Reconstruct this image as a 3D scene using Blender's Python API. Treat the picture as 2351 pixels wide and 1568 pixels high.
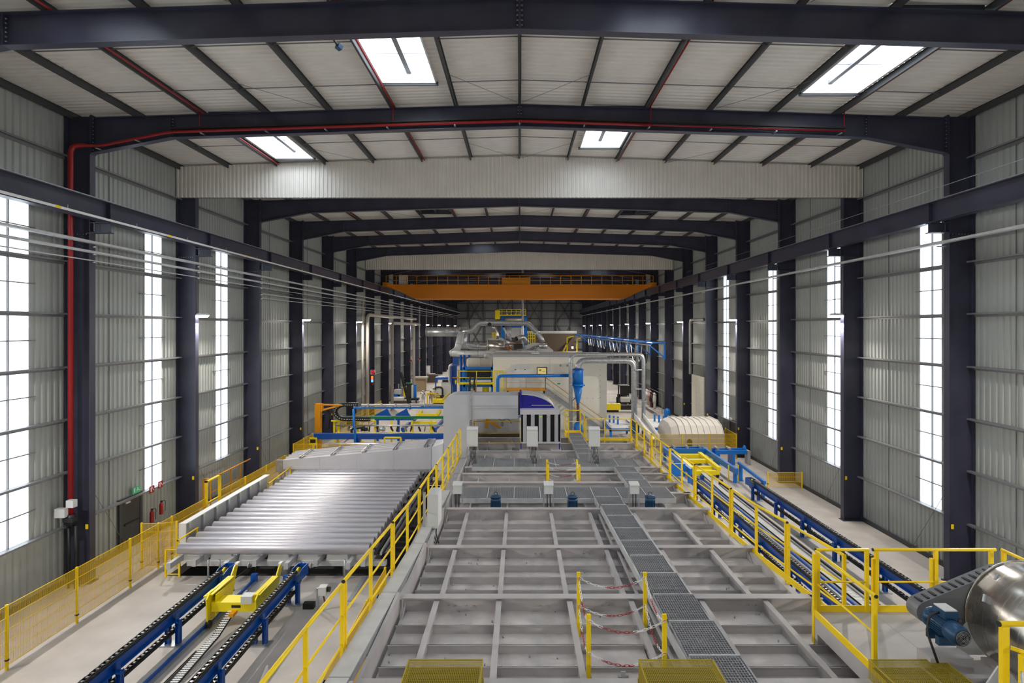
import bpy, bmesh, math, random
from mathutils import Vector, Matrix
R = random.Random(7)
S = bpy.context.scene
for o in list(bpy.data.objects): bpy.data.objects.remove(o)
COL = S.collection
H, FP, CX, CY = 9.13, 1300.0, 1193.0, 754.0     # lens height above the floor, focal length and vanishing point of the hall axis (2351x1568)

# ---------------------------------------------------------------- camera, world, exposure
cd = bpy.data.cameras.new('camera'); cam = bpy.data.objects.new('camera', cd); COL.objects.link(cam)
cam.location = (0, 0, H); cam.rotation_euler = (math.pi/2, 0, 0)
cd.sensor_width = 36; cd.lens = 36*FP/2351
cd.shift_x = -(CX-1175.5)/2351; cd.shift_y = -(784-CY)/2351
cd.clip_start = .05; cd.clip_end = 500
S.camera = cam
S.view_settings.view_transform = 'Standard'; S.view_settings.look = 'None'
S.view_settings.gamma = 1; S.view_settings.use_curve_mapping = False
S.view_settings.exposure = 0.36
w = bpy.data.worlds.new('sky'); S.world = w; w.use_nodes = True
nt = w.node_tree; bg = nt.nodes['Background']
bg.inputs[0].default_value = (.86, .93, 1, 1); bg.inputs[1].default_value = 2.2   # overcast daylight
LAMP_W = 800.0        # each wall lamp
WIN_E, SKY_E = 3.2, 6.0   # glow of the daylit window sheets and of the skylights

# ---------------------------------------------------------------- materials
MAT = {}
def mat(name, rgb, rough=.5, metal=0., spec=.5, noise=None, bump=None, rough_var=0., stretch=None):
    m = bpy.data.materials.new(name); m.use_nodes = True
    n = m.node_tree.nodes; l = m.node_tree.links; b = n['Principled BSDF']
    b.inputs['Base Color'].default_value = (*rgb, 1); b.inputs['Roughness'].default_value = rough
    b.inputs['Metallic'].default_value = metal; b.inputs['Specular IOR Level'].default_value = spec
    if noise or bump or rough_var:
        tc = n.new('ShaderNodeTexCoord'); mp = n.new('ShaderNodeMapping'); l.new(tc.outputs['Object'], mp.inputs[0])
        if stretch: mp.inputs['Scale'].default_value = stretch
    if noise:
        sc, amt = noise
        tx = n.new('ShaderNodeTexNoise'); tx.inputs['Scale'].default_value = sc; tx.inputs['Detail'].default_value = 6
        l.new(mp.outputs[0], tx.inputs[0])
        cr = n.new('ShaderNodeValToRGB'); cr.color_ramp.elements[0].position = .3; cr.color_ramp.elements[1].position = .7
        cr.color_ramp.elements[0].color = (*[c*(1-amt) for c in rgb], 1); cr.color_ramp.elements[1].color = (*[min(1, c*(1+amt*.6)) for c in rgb], 1)
        l.new(tx.outputs[0], cr.inputs[0]); l.new(cr.outputs[0], b.inputs['Base Color'])
        if rough_var:
            mr = n.new('ShaderNodeMapRange'); mr.inputs[3].default_value = rough-rough_var; mr.inputs[4].default_value = rough+rough_var
            l.new(tx.outputs[0], mr.inputs[0]); l.new(mr.outputs[0], b.inputs['Roughness'])
    if bump:
        t2 = n.new('ShaderNodeTexNoise'); t2.inputs['Scale'].default_value = bump[0]; t2.inputs['Detail'].default_value = 3
        l.new(mp.outputs[0], t2.inputs[0])
        bp = n.new('ShaderNodeBump'); bp.inputs['Strength'].default_value = bump[1]; bp.inputs['Distance'].default_value = .01
        l.new(t2.outputs[0], bp.inputs['Height']); l.new(bp.outputs[0], b.inputs['Normal'])
    MAT[name] = m; return m
def emit(name, rgb, e, clear=0.):
    m = bpy.data.materials.new(name); m.use_nodes = True
    n = m.node_tree.nodes; l = m.node_tree.links; n.remove(n['Principled BSDF'])
    em = n.new('ShaderNodeEmission'); em.inputs[0].default_value = (*rgb, 1); em.inputs[1].default_value = e
    out = n['Material Output']
    if clear:
        tr = n.new('ShaderNodeBsdfTransparent'); mx = n.new('ShaderNodeMixShader'); mx.inputs[0].default_value = 1-clear
        l.new(tr.outputs[0], mx.inputs[1]); l.new(em.outputs[0], mx.inputs[2]); l.new(mx.outputs[0], out.inputs[0])
    else: l.new(em.outputs[0], out.inputs[0])
    MAT[name] = m; return m
mat('dark_steel', (.044, .045, .076), .38, 0, .5, (1.2, .25), None, .08)
mat('purlin', (.045, .047, .052), .5)
mat('girt', (.19, .19, .2), .45)
mat('roof_sheet', (.80, .765, .705), .34, 0, .5, (1.5, .05))
mat('wall_sheet', (.38, .40, .38), .42, 0, .5, (.6, .08))
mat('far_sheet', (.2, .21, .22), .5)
mat('floor', (.50, .465, .435), .55, 0, .4, (.9, .16), (60, .08), .12)
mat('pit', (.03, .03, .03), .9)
mat('ground', (.16, .26, .09), .9, 0, .2, (2, .3))
mat('furnace', (.47, .445, .445), .55, 0, .4, (1.6, .16), (30, .08))
mat('plate', (.60, .555, .535), .6, 0, .3, (2.2, .25), (40, .1))
mat('grating', (.34, .35, .37), .5, .3)
mat('galv', (.50, .52, .54), .38, .75, .5, (5, .2))
mat('galv_light', (.55, .56, .57), .5, .25, .5, (3, .12))
mat('tray', (.42, .43, .44), .5, .2)
mat('log', (.58, .565, .61), .42, .75, .5, (1.5, .12), (120, .12), .06, (.3, 6, 6))
mat('log_end', (.36, .35, .37), .5, .6)
mat('hood', (.55, .54, .56), .5, .15, .5, (1.2, .07))
mat('duct_grey', (.52, .53, .56), .42, .25, .5, (1.2, .08))
mat('yellow', (.95, .66, .002), .38)
mat('bright_yellow', (.92, .74, .004), .35)
mat('amber', (.72, .29, .004), .45)
mat('mesh_yellow', (.74, .46, .004), .5)
mat('cage_yellow', (.40, .30, .015), .5)
mat('crane_orange', (.72, .24, .006), .45)
mat('blue', (.002, .085, .42), .32)
mat('bright_blue', (.005, .17, .60), .35)
mat('violet_blue', (.012, .008, .24), .35)
mat('motor_blue', (.015, .065, .15), .35, .2)
mat('black', (.012, .012, .013), .5)
mat('rubber', (.02, .019, .018), .65)
mat('chain', (.035, .032, .03), .45, .4)
mat('chain_pin', (.42, .41, .40), .35, .8)
mat('red', (.33, .009, .010), .38)
mat('white', (.78, .78, .77), .5)
mat('box_white', (.62, .63, .62), .45)
mat('cream', (.86, .83, .72), .6, 0, .4, (.7, .04))
mat('cream_pipe', (.48, .44, .385), .5)
mat('beige', (.55, .515, .45), .6, 0, .3, (1, .08))
mat('steel', (.60, .57, .53), .26, 1., .5, (2, .1), None, .06, (1, 18, 1))
mat('green', (.01, .20, .075), .4)
mat('sign_green', (.05, .45, .22), .5)
mat('door_dark', (.03, .031, .036), .45)
mat('brown', (.10, .07, .045), .6)
mat('wood', (.42, .31, .19), .7, 0, .3, (6, .2))
mat('checker', (.47, .445, .43), .45, .2, .5, (2, .12))
mat('suit', (.62, .6, .57), .35, .6, .5, (14, .3))
mat('skin', (.5, .33, .25), .6)
mat('cloth_white', (.62, .59, .55), .8)
mat('lime', (.45, .85, .05), .5)
mat('tarp', (.70, .70, .71), .55)
emit('lamp_glow', (1, .93, .82), 60)
emit('window_glow', (.80, .90, 1), WIN_E, .28)
emit('sky_glow', (.82, .91, 1), SKY_E, .1)
emit('led_red', (1, .03, .05), 3)
emit('led_orange', (1, .16, .02), 1.5)
emit('led_blue', (.05, .15, 1), 4)
emit('lit_window', (.95, .72, .22), .5)
# checker plate: raised lozenges as relief
m = MAT['checker']; n = m.node_tree.nodes; l = m.node_tree.links
tc = n.new('ShaderNodeTexCoord'); mp = n.new('ShaderNodeMapping'); mp.inputs['Rotation'].default_value = (0, 0, .785); mp.inputs['Scale'].default_value = (34, 34, 34)
ck = n.new('ShaderNodeTexChecker'); ck.inputs['Scale'].default_value = 1
bp = n.new('ShaderNodeBump'); bp.inputs['Strength'].default_value = .8; bp.inputs['Distance'].default_value = .008
l.new(tc.outputs['Object'], mp.inputs[0]); l.new(mp.outputs[0], ck.inputs[0]); l.new(ck.outputs['Fac'], bp.inputs['Height'])
l.new(bp.outputs[0], n['Principled BSDF'].inputs['Normal'])

# ---------------------------------------------------------------- mesh helpers
V = Vector
class MB:
    def __init__(s): s.v = []; s.f = []; s.sm = []
    def quad(s, a, b, c, d, sm=False):
        i = len(s.v); s.v += [tuple(a), tuple(b), tuple(c), tuple(d)]; s.f.append((i, i+1, i+2, i+3)); s.sm.append(sm); return s
    def hexa(s, p):      # 8 points: bottom ring, top ring
        i = len(s.v); s.v += [tuple(q) for q in p]
        for f in ((3,2,1,0),(4,5,6,7),(0,1,5,4),(1,2,6,5),(2,3,7,6),(3,0,4,7)): s.f.append(tuple(i+k for k in f)); s.sm.append(False)
        return s
    def box(s, x0, x1, y0, y1, z0, z1):
        if x0 > x1: x0, x1 = x1, x0
        if y0 > y1: y0, y1 = y1, y0
        if z0 > z1: z0, z1 = z1, z0
        return s.hexa([(x0,y0,z0),(x1,y0,z0),(x1,y1,z0),(x0,y1,z0),(x0,y0,z1),(x1,y0,z1),(x1,y1,z1),(x0,y1,z1)])
    def bar(s, p, q, w, h=None, up=(0,0,1)):
        p, q = V(p), V(q); h = h or w; d = (q-p).normalized(); u = V(up)
        if abs(d.dot(u)) > .98: u = V((0,1,0))
        a = d.cross(u).normalized(); u = a.cross(d).normalized(); a = a*(w/2); u = u*(h/2)
        return s.hexa([p-a-u, p+a-u, q+a-u, q-a-u, p-a+u, p+a+u, q+a+u, q-a+u])
    def prism(s, poly, off):      # closed polygon of 3-D points pushed by off
        i = len(s.v); k = len(poly); off = V(off)
        s.v += [tuple(p) for p in poly] + [tuple(V(p)+off) for p in poly]
        s.f.append(tuple(range(i+k-1, i-1, -1))); s.f.append(tuple(range(i+k, i+2*k))); s.sm += [False, False]
        for j in range(k): s.f.append((i+j, i+(j+1)%k, i+k+(j+1)%k, i+k+j)); s.sm.append(False)
        return s
    def rings(s, rings, caps=True, sm=True):
        i = len(s.v); k = len(rings[0])
        for r in rings: s.v += [tuple(p) for p in r]
        for a in range(len(rings)-1):
            for j in range(k):
                s.f.append((i+a*k+j, i+a*k+(j+1)%k, i+(a+1)*k+(j+1)%k, i+(a+1)*k+j)); s.sm.append(sm)
        if caps:
            s.f.append(tuple(i+k-1-j for j in range(k))); s.f.append(tuple(i+(len(rings)-1)*k+j for j in range(k))); s.sm += [False, False]
        return s
    def tube(s, pts, r, n=8, caps=True):
        pts = [V(p) for p in pts]; rs = r if isinstance(r, (list, tuple)) else [r]*len(pts); out = []
        t0 = (pts[1]-pts[0]).normalized(); u = V((0,0,1)) if abs(t0.z) < .9 else V((0,1,0))
        a = t0.cross(u).normalized()
        for i, p in enumerate(pts):
            d = (pts[min(i+1,len(pts)-1)]-pts[max(i-1,0)]).normalized()
            a = (a-d*a.dot(d)).normalized(); b = d.cross(a)
            out.append([p+(a*math.cos(2*math.pi*j/n)+b*math.sin(2*math.pi*j/n))*rs[i] for j in range(n)])
        return s.rings(out, caps)
    def cyl(s, p, q, r, n=16, r2=None): return s.tube([p, q], [r, r if r2 is None else r2], n)
    def lathe(s, c, prof, axis=(0,0,1), n=24):     # prof: (radius, distance along axis)
        c = V(c); d = V(axis).normalized(); u = V((0,0,1)) if abs(d.z) < .9 else V((0,1,0))
        a = d.cross(u).normalized(); b = d.cross(a)
        return s.rings([[c+d*h+(a*math.cos(2*math.pi*j/n)+b*math.sin(2*math.pi*j/n))*max(r,1e-4) for j in range(n)] for r, h in prof])
    def ibeam(s, p, q, w, h, tf=.02, tw=.014, up=(0,0,1)):   # p, q: middle of the top face
        p, q = V(p), V(q); u = V(up)
        s.bar(p-u*tf/2, q-u*tf/2, w, tf, up); s.bar(p-u*(h-tf/2), q-u*(h-tf/2), w, tf, up); s.bar(p-u*h/2, q-u*h/2, tw, h-2*tf, up); return s
def at(px, py, Y): return V(((px-CX)/FP*Y, Y, H-(py-CY)/FP*Y))
def bend(pts, r, n=5):            # rounds the corners of a polyline
    pts = [V(p) for p in pts]; out = [pts[0]]
    for i in range(1, len(pts)-1):
        a = (pts[i-1]-pts[i]).normalized(); b = (pts[i+1]-pts[i]).normalized()
        p0 = pts[i]+a*r; p2 = pts[i]+b*r
        for k in range(n+1):
            t = k/n; out.append(p0*(1-t)**2+pts[i]*2*t*(1-t)+p2*t*t)
    return out+[pts[-1]]
WL = {}
def mesh_of(name, mb, m, org):
    me = bpy.data.meshes.new(name); ox, oy, oz = org
    me.from_pydata([(x-ox, y-oy, z-oz) for x, y, z in mb.v], [], mb.f)
    me.polygons.foreach_set('use_smooth', mb.sm); me.materials.append(MAT[m]); me.update()
    return me
def part(name, mb, m, parent, label=None, kind=None):
    org = WL[parent.name]; o = bpy.data.objects.new(name, mesh_of(name, mb, m, org)); COL.objects.link(o)
    o.parent = parent; WL[o.name] = org
    if label: o['label'] = label
    if kind: o['kind'] = kind
    return o
def place(name, me, loc, parent):                     # a further part that shares mesh data
    o = bpy.data.objects.new(name, me); COL.objects.link(o); o.parent = parent
    p = WL[parent.name]; o.location = (loc[0]-p[0], loc[1]-p[1], loc[2]-p[2]); WL[o.name] = tuple(loc); return o
def thing(name, label, cat, loc=(0,0,0), group=None):
    o = bpy.data.objects.new(name, None); COL.objects.link(o); o.location = loc; o.empty_display_size = .2
    o['label'] = label; o['category'] = cat; WL[o.name] = tuple(loc)
    if group: o['group'] = group
    return o
def struct(name, loc=(0,0,0)):
    o = bpy.data.objects.new(name, None); COL.objects.link(o); o.location = loc; o['kind'] = 'structure'; WL[o.name] = tuple(loc); return o
def solo(name, mb, m, label, cat, group=None):        # a thing of one mesh
    xs, ys, zs = zip(*mb.v); org = ((min(xs)+max(xs))/2, (min(ys)+max(ys))/2, min(zs))
    o = bpy.data.objects.new(name, mesh_of(name, mb, m, org)); COL.objects.link(o); o.location = org; WL[o.name] = org
    o['label'] = label; o['category'] = cat
    if group: o['group'] = group
    return o
def copy_thing(root, loc, label, rz=0, group=None):
    r = root.copy(); COL.objects.link(r); r.location = loc; r.rotation_euler = (0, 0, rz); r['label'] = label; WL[r.name] = tuple(loc)
    if group: r['group'] = group
    for ch in list(root.children):
        c = ch.copy(); COL.objects.link(c); c.parent = r
        for g in list(ch.children):
            d = g.copy(); COL.objects.link(d); d.parent = c
    return r
def text(body, size, m, parent, loc, rot, depth=.004, name='lettering'):
    cu = bpy.data.curves.new('t', 'FONT'); cu.body = body; cu.size = size; cu.extrude = depth; cu.align_x = 'CENTER'; cu.align_y = 'CENTER'
    t = bpy.data.objects.new('t', cu); COL.objects.link(t)
    me = bpy.data.meshes.new_from_object(t.evaluated_get(bpy.context.evaluated_depsgraph_get())); bpy.data.objects.remove(t)
    me.materials.clear(); me.materials.append(MAT[m]); o = bpy.data.objects.new(name, me); COL.objects.link(o); o.parent = parent
    p = WL[parent.name]; o.location = (loc[0]-p[0], loc[1]-p[1], loc[2]-p[2]); o.rotation_euler = rot; return o
ORD = 'first second third fourth fifth sixth seventh eighth ninth tenth eleventh twelfth thirteenth fourteenth fifteenth sixteenth seventeenth eighteenth nineteenth twentieth'.split()
# ---------------------------------------------------------------- the hall: frames every 6.6 m
BAY = 6.6
def FY(n): return 20.4+BAY*n
NB, NF = -6, 18
Y0, Y1 = FY(NB), FY(NF)
XW, XC = 16.3, 15.38               # wall sheet, inner face of the columns
SL = .0315; ZR = H+8.27            # roof slope, underside of the sheet at the ridge
PX = [2.3*k for k in range(-7, 8)]
def corr(L, pitch=.25, dep=.05):  # trapezoid profile: (distance, depth)
    n = max(1, round(L/pitch)); p = L/n; out = []
    for i in range(n): out += [(i*p, 0), (i*p+.36*p, 0), (i*p+.5*p, dep), (i*p+.86*p, dep)]
    return out+[(L, 0)]
# floor with the pit under the billet table
PIT = (-13.0, -4.6, 20.9, 34.0)
fl = MB()
for x0, x1, y0, y1 in ((-XW-1, PIT[0], Y0-1, Y1+1), (PIT[1], XW+1, Y0-1, Y1+1), (PIT[0], PIT[1], Y0-1, PIT[2]), (PIT[0], PIT[1], PIT[3], Y1+1)):
    fl.box(x0, x1, y0, y1, -.3, 0)
o = bpy.data.objects.new('floor', mesh_of('floor', fl, 'floor', (0,0,0))); COL.objects.link(o); o['kind'] = 'structure'; WL['floor'] = (0,0,0)
FLOOR = o
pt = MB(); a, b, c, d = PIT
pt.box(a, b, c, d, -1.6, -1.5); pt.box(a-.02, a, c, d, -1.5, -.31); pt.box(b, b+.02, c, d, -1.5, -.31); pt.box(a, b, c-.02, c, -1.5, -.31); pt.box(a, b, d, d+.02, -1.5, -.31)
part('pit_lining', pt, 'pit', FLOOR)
jl = MB()
for y in (13.6, 26.0, 39.5, 52.5): jl.box(-13.6, -4.7 if y > 34 else -13.05, y, y+.012, .0, .002)
jl.box(-13.6, -2.2, 13.6, 13.612, 0, .002)
part('floor_joint', jl, 'girt', FLOOR)
g = MB().box(-120, -XW-.6, Y0-40, Y1+60, -.6, -.35).box(XW+.6, 120, Y0-40, Y1+60, -.6, -.35)
o = bpy.data.objects.new('ground', mesh_of('ground', g, 'ground', (0,0,0))); COL.objects.link(o); o['kind'] = 'structure'

# roof sheets, one per bay between two purlins, skylights left out
SKY = {(-1,-2):(13.95,18.7,-4.55,-2.75,1), (-1,4):(13.95,19.0,9.45,11.35,1), (0,-5):(20.8,26.3,-11.35,-9.55,1), (0,1):(20.8,25.4,2.7,4.5,1),
       (2,-3):(36.6,39.4,-6.8,-4.8,0), (2,3):(36.6,39.4,7.0,9.1,0), (4,-2):(48.5,52.4,-4.5,-2.8,1), (6,2):(62.0,65.5,4.7,6.6,1),
       (-3,-2):(1.5,5.9,-4.55,-2.75,1), (-3,4):(1.5,5.9,9.45,11.35,1), (-5,-2):(-11.5,-7.0,-4.55,-2.75,1), (-5,4):(-11.5,-7.0,9.45,11.35,1),
       (-2,-5):(7.6,12.8,-11.35,-9.55,1), (-2,1):(7.6,12.8,2.7,4.5,1), (-4,-5):(-5.6,-1,-11.35,-9.55,1), (-4,1):(-5.6,-1,2.7,4.5,1),
       (7,-5):(68,72,-11.35,-9.55,1), (7,4):(68,72,9.45,11.35,1), (8,-2):(74.5,78.5,-4.5,-2.8,1), (8,1):(74.5,78.5,2.7,4.5,1), (9,-2):(81.0,85.0,-4.5,-2.8,0), (9,1):(81.0,85.0,2.7,4.5,0)}  # lit skylights in this row are added to brighten the far columns
CE = struct('ceiling')
cache = {}
def roof_panel(y0, y1, xa, xb):
    if y1-y0 < .05: return
    side = 1 if xa >= 0 else -1
    key = (round(y1-y0, 3), side, round(xb-xa, 3))
    z0 = ZR-SL*abs(xa)
    if key not in cache:
        mb = MB(); pr = corr(y1-y0); W = xb-xa; dz = -SL*W*side
        for (ya, da), (yb, db) in zip(pr, pr[1:]): mb.quad((0,ya,da), (W,ya,da+dz), (W,yb,db+dz), (0,yb,db))
        cache[key] = mesh_of('roof_panel', mb, 'roof_sheet', (0,0,0))
    place('roof_panel', cache[key], (xa, y0, z0), CE)
nwin = 0
def window_struct():
    global nwin; nwin += 1
    return struct('window_%d' % nwin)
n = NB
while n < NF:
    step = 1 if n < 10 else 2
    ya, yb = FY(n), FY(min(n+step, NF))
    for k in range(-7, 7):
        xa, xb = PX[k+7], PX[k+8]
        sk = SKY.get((n, k)) if step == 1 else None
        if not sk: roof_panel(ya, yb, xa, xb); continue
        a, b, x0, x1, lit = sk
        roof_panel(ya, a, xa, xb); roof_panel(b, yb, xa, xb)
        if x0-xa > .06: roof_panel(a, b, xa, x0)
        if xb-x1 > .06: roof_panel(a, b, x1, xb)
        z = min(ZR-SL*abs(x0), ZR-SL*abs(x1))
        wd = window_struct(); up = .42
        f = MB(); f.box(x0, x0+.03, a, b, z-.03, z+up); f.box(x1-.03, x1, a, b, z-.03, z+up); f.box(x0+.03, x1-.03, a, a+.03, z-.03, z+up); f.box(x0+.03, x1-.03, b-.03, b, z-.03, z+up)
        part('frame', f, 'white' if lit else 'purlin', wd)
        e = MB(); e.box(x0-.06, x1+.06, b, b+.06, z-.1, z+.02); e.box(x0-.06, x1+.06, a-.06, a, z-.1, z+.02); part('trimmer', e, 'purlin', wd)
        xm = (x0+x1)/2
        if lit:
            me = MB(); me.box(xm-.075, xm+.075, a+.03, b-.03, z+up-.14, z+up-.02); part('glazing_bar', me, 'girt', wd)
            mm = MB(); 
            for j in range(1, 4): yy = a+(b-a)*j/4; mm.box(x0+.03, x1-.03, yy-.02, yy+.02, z+up-.06, z+up-.02)
            part('safety_grid', mm, 'tray', wd)
            for s_ in (0, 1):
                p_ = MB(); p_.box(x0 if s_ == 0 else xm, xm if s_ == 0 else x1, a, b, z+up, z+up+.02); part('pane', p_, 'sky_glow', wd)
        else:
            p_ = MB(); p_.box(x0, xm, a, b, z+up*.5, z+up*.5+.02); part('pane', p_, 'motor_blue', wd)
            p_ = MB(); p_.box(xm, x1, a, b, z+up*.5, z+up*.5+.02); part('pane', p_, 'roof_sheet', wd)
            p_ = MB(); p_.box(xm-.06, xm+.06, a, b, z-.02, z+up*.5); part('glazing_bar', p_, 'purlin', wd)
    n += step
for k, x in enumerate(PX):
    z = ZR-SL*abs(x); b = MB()
    b.box(x-.012, x+.012, Y0, Y1, z-.22, z-.01); b.box(x-.05, x+.012, Y0, Y1, z-.232, z-.22); b.box(x-.05, x+.05, Y0, Y1, z-.012, z)
    part('purlin', b, 'purlin', CE)
for n in range(-2, 4):
    for fr in ((.3, .72) if n < 0 else (.55,)):
        y = FY(n)+BAY*fr
        for sg in (-1, 1):
            for k in range(0, 6):
                if any(b0 == n and kk == (k if sg > 0 else -k-1) for (b0, kk) in SKY): continue
                a_ = PX[7+sg*k]; b_ = PX[7+sg*(k+1)]
                t = MB().cyl((a_, y, ZR-SL*abs(a_)-.13), (b_, y, ZR-SL*abs(b_)-.13), .016, 6); part('tie_rod', t, 'girt', CE)
    for sg in (-1, 1):
        for k in (0, 3):
            a_ = PX[7+sg*(k+1)]; b_ = PX[7+sg*k]
            t = MB().cyl((a_, FY(n)+BAY*.6, ZR-SL*abs(a_)-.2), (b_+sg*.1, FY(n)+BAY*.97, ZR-SL*abs(b_)-.2), .008, 5); part('bracing_wire', t, 'girt', CE)

# side walls
GZ = [2.1, 4.02, 5.9, 7.78, 9.68, 11.55, 13.42, 15.3]
WINS = {-1: {-1:(17.45,18.8), 0:(24.6,25.78), 1:(30.35,31.6)}, 1: {-1:(15.5,16.8), 0:(21.85,23.05), 1:(28.75,30.0), 2:(35.9,37.1), 3:(44.1,45.25)}}
for sd in (-1, 1):
    for n in (-6, -5, -4, -3, -2): WINS[sd][n] = (FY(n)+3.6, FY(n)+4.9)
WALL = {}
for sd in (-1, 1):
    W_ = struct('wall_left' if sd < 0 else 'wall_right'); WALL[sd] = W_
    def sheet(y0, y1, z0, z1):
        if y1-y0 < .04: return
        mb = MB(); pr = corr(y1-y0)
        for (ya, da), (yb, db) in zip(pr, pr[1:]):
            q = [(sd*(XW+da), y0+ya, z0), (sd*(XW+db), y0+yb, z0), (sd*(XW+db), y0+yb, z1), (sd*(XW+da), y0+ya, z1)]
            mb.quad(*(q if sd < 0 else q[::-1]))
        part('wall_panel', mb, 'wall_sheet', W_)
    ztop = ZR-SL*XW+.05
    for n in range(NB, NF):
        ya, yb = FY(n), FY(n+1); wn = WINS[sd].get(n); segs = [ya, yb] if not wn else [ya, wn[0], wn[1], yb]
        for s0, s1 in zip(segs, segs[1:]):
            if wn and (s0, s1) == wn:
                sheet(s0, s1, 0, 2.1); sheet(s0, s1, 13.4, ztop)
                wd = window_struct(); mid = s0+(s1-s0)*.42
                fr = MB()
                for yy in (s0, s1): fr.box(sd*(XW-.01), sd*(XW+.05), yy-.02, yy+.02, 2.1, 13.4)
                part('frame', fr, 'galv_light', wd)
                part('mullion', MB().box(sd*(XW-.03), sd*(XW+.03), mid-.022, mid+.022, 2.1, 13.4), 'girt', wd)
                for zz in GZ[:6]:
                    part('glazing_bar', MB().box(sd*(XW-.05), sd*(XW-.01), s0-.35, s1+.22, zz+.93, zz+.965), 'girt', wd)
                for z0, z1 in zip(GZ, GZ[1:7]):
                    for a, b in ((s0, mid), (mid, s1)): part('pane', MB().box(sd*(XW+.03), sd*(XW+.04), a, b, z0, z1), 'window_glow', wd)
            else:
                k = max(1, round((s1-s0)/2.3))
                if wn is None: k = 2
                for i in range(k):
                    a = s0+(s1-s0)*i/k; b = s0+(s1-s0)*(i+1)/k
                    sheet(a, b, 0, ztop)
                    if i and wn: part('seam_strip', MB().box(sd*(XW-.004), sd*(XW+.06), a-.015, a+.015, 0, ztop), 'girt', W_)
        part('seam_strip', MB().box(sd*(XW-.004), sd*(XW+.02), (ya+yb)/2-.015, (ya+yb)/2+.015, 0, ztop), 'girt', W_) if not wn else None
    for z in GZ:
        b = MB(); b.box(sd*(XW-.2), sd*(XW-.012), Y0, Y1, z-.012, z); b.box(sd*(XW-.212), sd*(XW-.2), Y0, Y1, z-.06, z+.0); b.box(sd*(XW-.024), sd*(XW-.012), Y0, Y1, z-.14, z-.012)
        part('girt', b, 'girt', W_)
    for n in range(-1, 5):
        br = MB().cyl((sd*(XW-.1), FY(n)+.5, GZ[1]-.15), (sd*(XW-.1), FY(n)+BAY*.45, .1), .01, 5); part('bracing_wire', br, 'girt', W_)
        for z in GZ[:5]:
            kb = MB().prism([(sd*(XW-.06), FY(n)+.16, z-.02), (sd*(XW-.3), FY(n)+.16, z-.02), (sd*(XW-.06), FY(n)+.16, z-.9)], (0, .02, 0)); part('knee_bracket', kb, 'dark_steel', W_)
    o = bpy.data.objects.new('baseboard_left' if sd < 0 else 'baseboard_right', mesh_of('b', MB().box(sd*(XW-.08), sd*(XW-.002), Y0, Y1, 0, .18), 'purlin', (0,0,0))); COL.objects.link(o); o['kind'] = 'structure'
for i, sd in enumerate((-1, 1)):
    tr = struct('trim_%d' % (i+1)); ze = ZR-SL*XW
    part('eave_light_seal', MB().box(sd*16.02, sd*(XW+.12), Y0, Y1+.4, ze+.06, ze+.16), 'roof_sheet', tr); part('eave_edge_seal', MB().box(sd*(XW+.052), sd*(XW+.12), Y0, Y1+.4, ze-.2, ze+.06), 'wall_sheet', tr)  # eave pieces added to block daylight leaking through the corrugation gaps
    part('sill_flashing', MB().box(sd*(XW+.052), sd*(XW+.12), Y0, Y1+.4, -.3, .2), 'wall_sheet', tr)
# end walls
def gable(y, inward, m, nm):
    W_ = struct(nm); n = 12
    for i in range(n):
        xa = -XW+2*XW*i/n; xb = -XW+2*XW*(i+1)/n; mb = MB()
        pr = corr(xb-xa)
        for (a, da), (b, db) in zip(pr, pr[1:]):
            za = ZR+.05-SL*abs(xa+a); zb = ZR+.05-SL*abs(xa+b)
            q = [(xa+a, y-inward*da, 0), (xa+b, y-inward*db, 0), (xa+b, y-inward*db, zb), (xa+a, y-inward*da, za)]
            mb.quad(*(q if inward < 0 else q[::-1]))
        part('wall_panel', mb, m, W_)
    for z in GZ: part('girt', MB().box(-XW, XW, y+inward*.02, y+inward*.2, z-.1, z+.1), 'purlin', W_)
    for x in (-12.6, -9, -5.4, -1.8, 1.8, 5.4, 9, 12.6): part('wall_post', MB().box(x-.14, x+.14, y+inward*.2, y+inward*.5, 0, ZR-SL*abs(x)-.1), 'dark_steel', W_)
    for x in (-11, -3.6, 3.6, 11):
        for zz in (4, 10.4):
            part('brace', MB().bar((x-1.75, y+inward*.3, zz), (x+1.75, y+inward*.3, zz+6.2), .14), 'purlin', W_); part('brace', MB().bar((x+1.75, y+inward*.34, zz), (x-1.75, y+inward*.34, zz+6.2), .14), 'purlin', W_)
    return W_
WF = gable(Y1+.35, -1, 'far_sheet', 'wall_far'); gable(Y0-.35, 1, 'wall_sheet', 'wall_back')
part('roller_door', MB().box(-1, 13.5, Y1-.3, Y1-.1, 0, 7.9), 'brown', WF, 'brown roller door'); part('door_lintel', MB().box(-1.4, 14, Y1-.45, Y1-.1, 7.9, 8.5), 'galv_light', WF)

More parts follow.
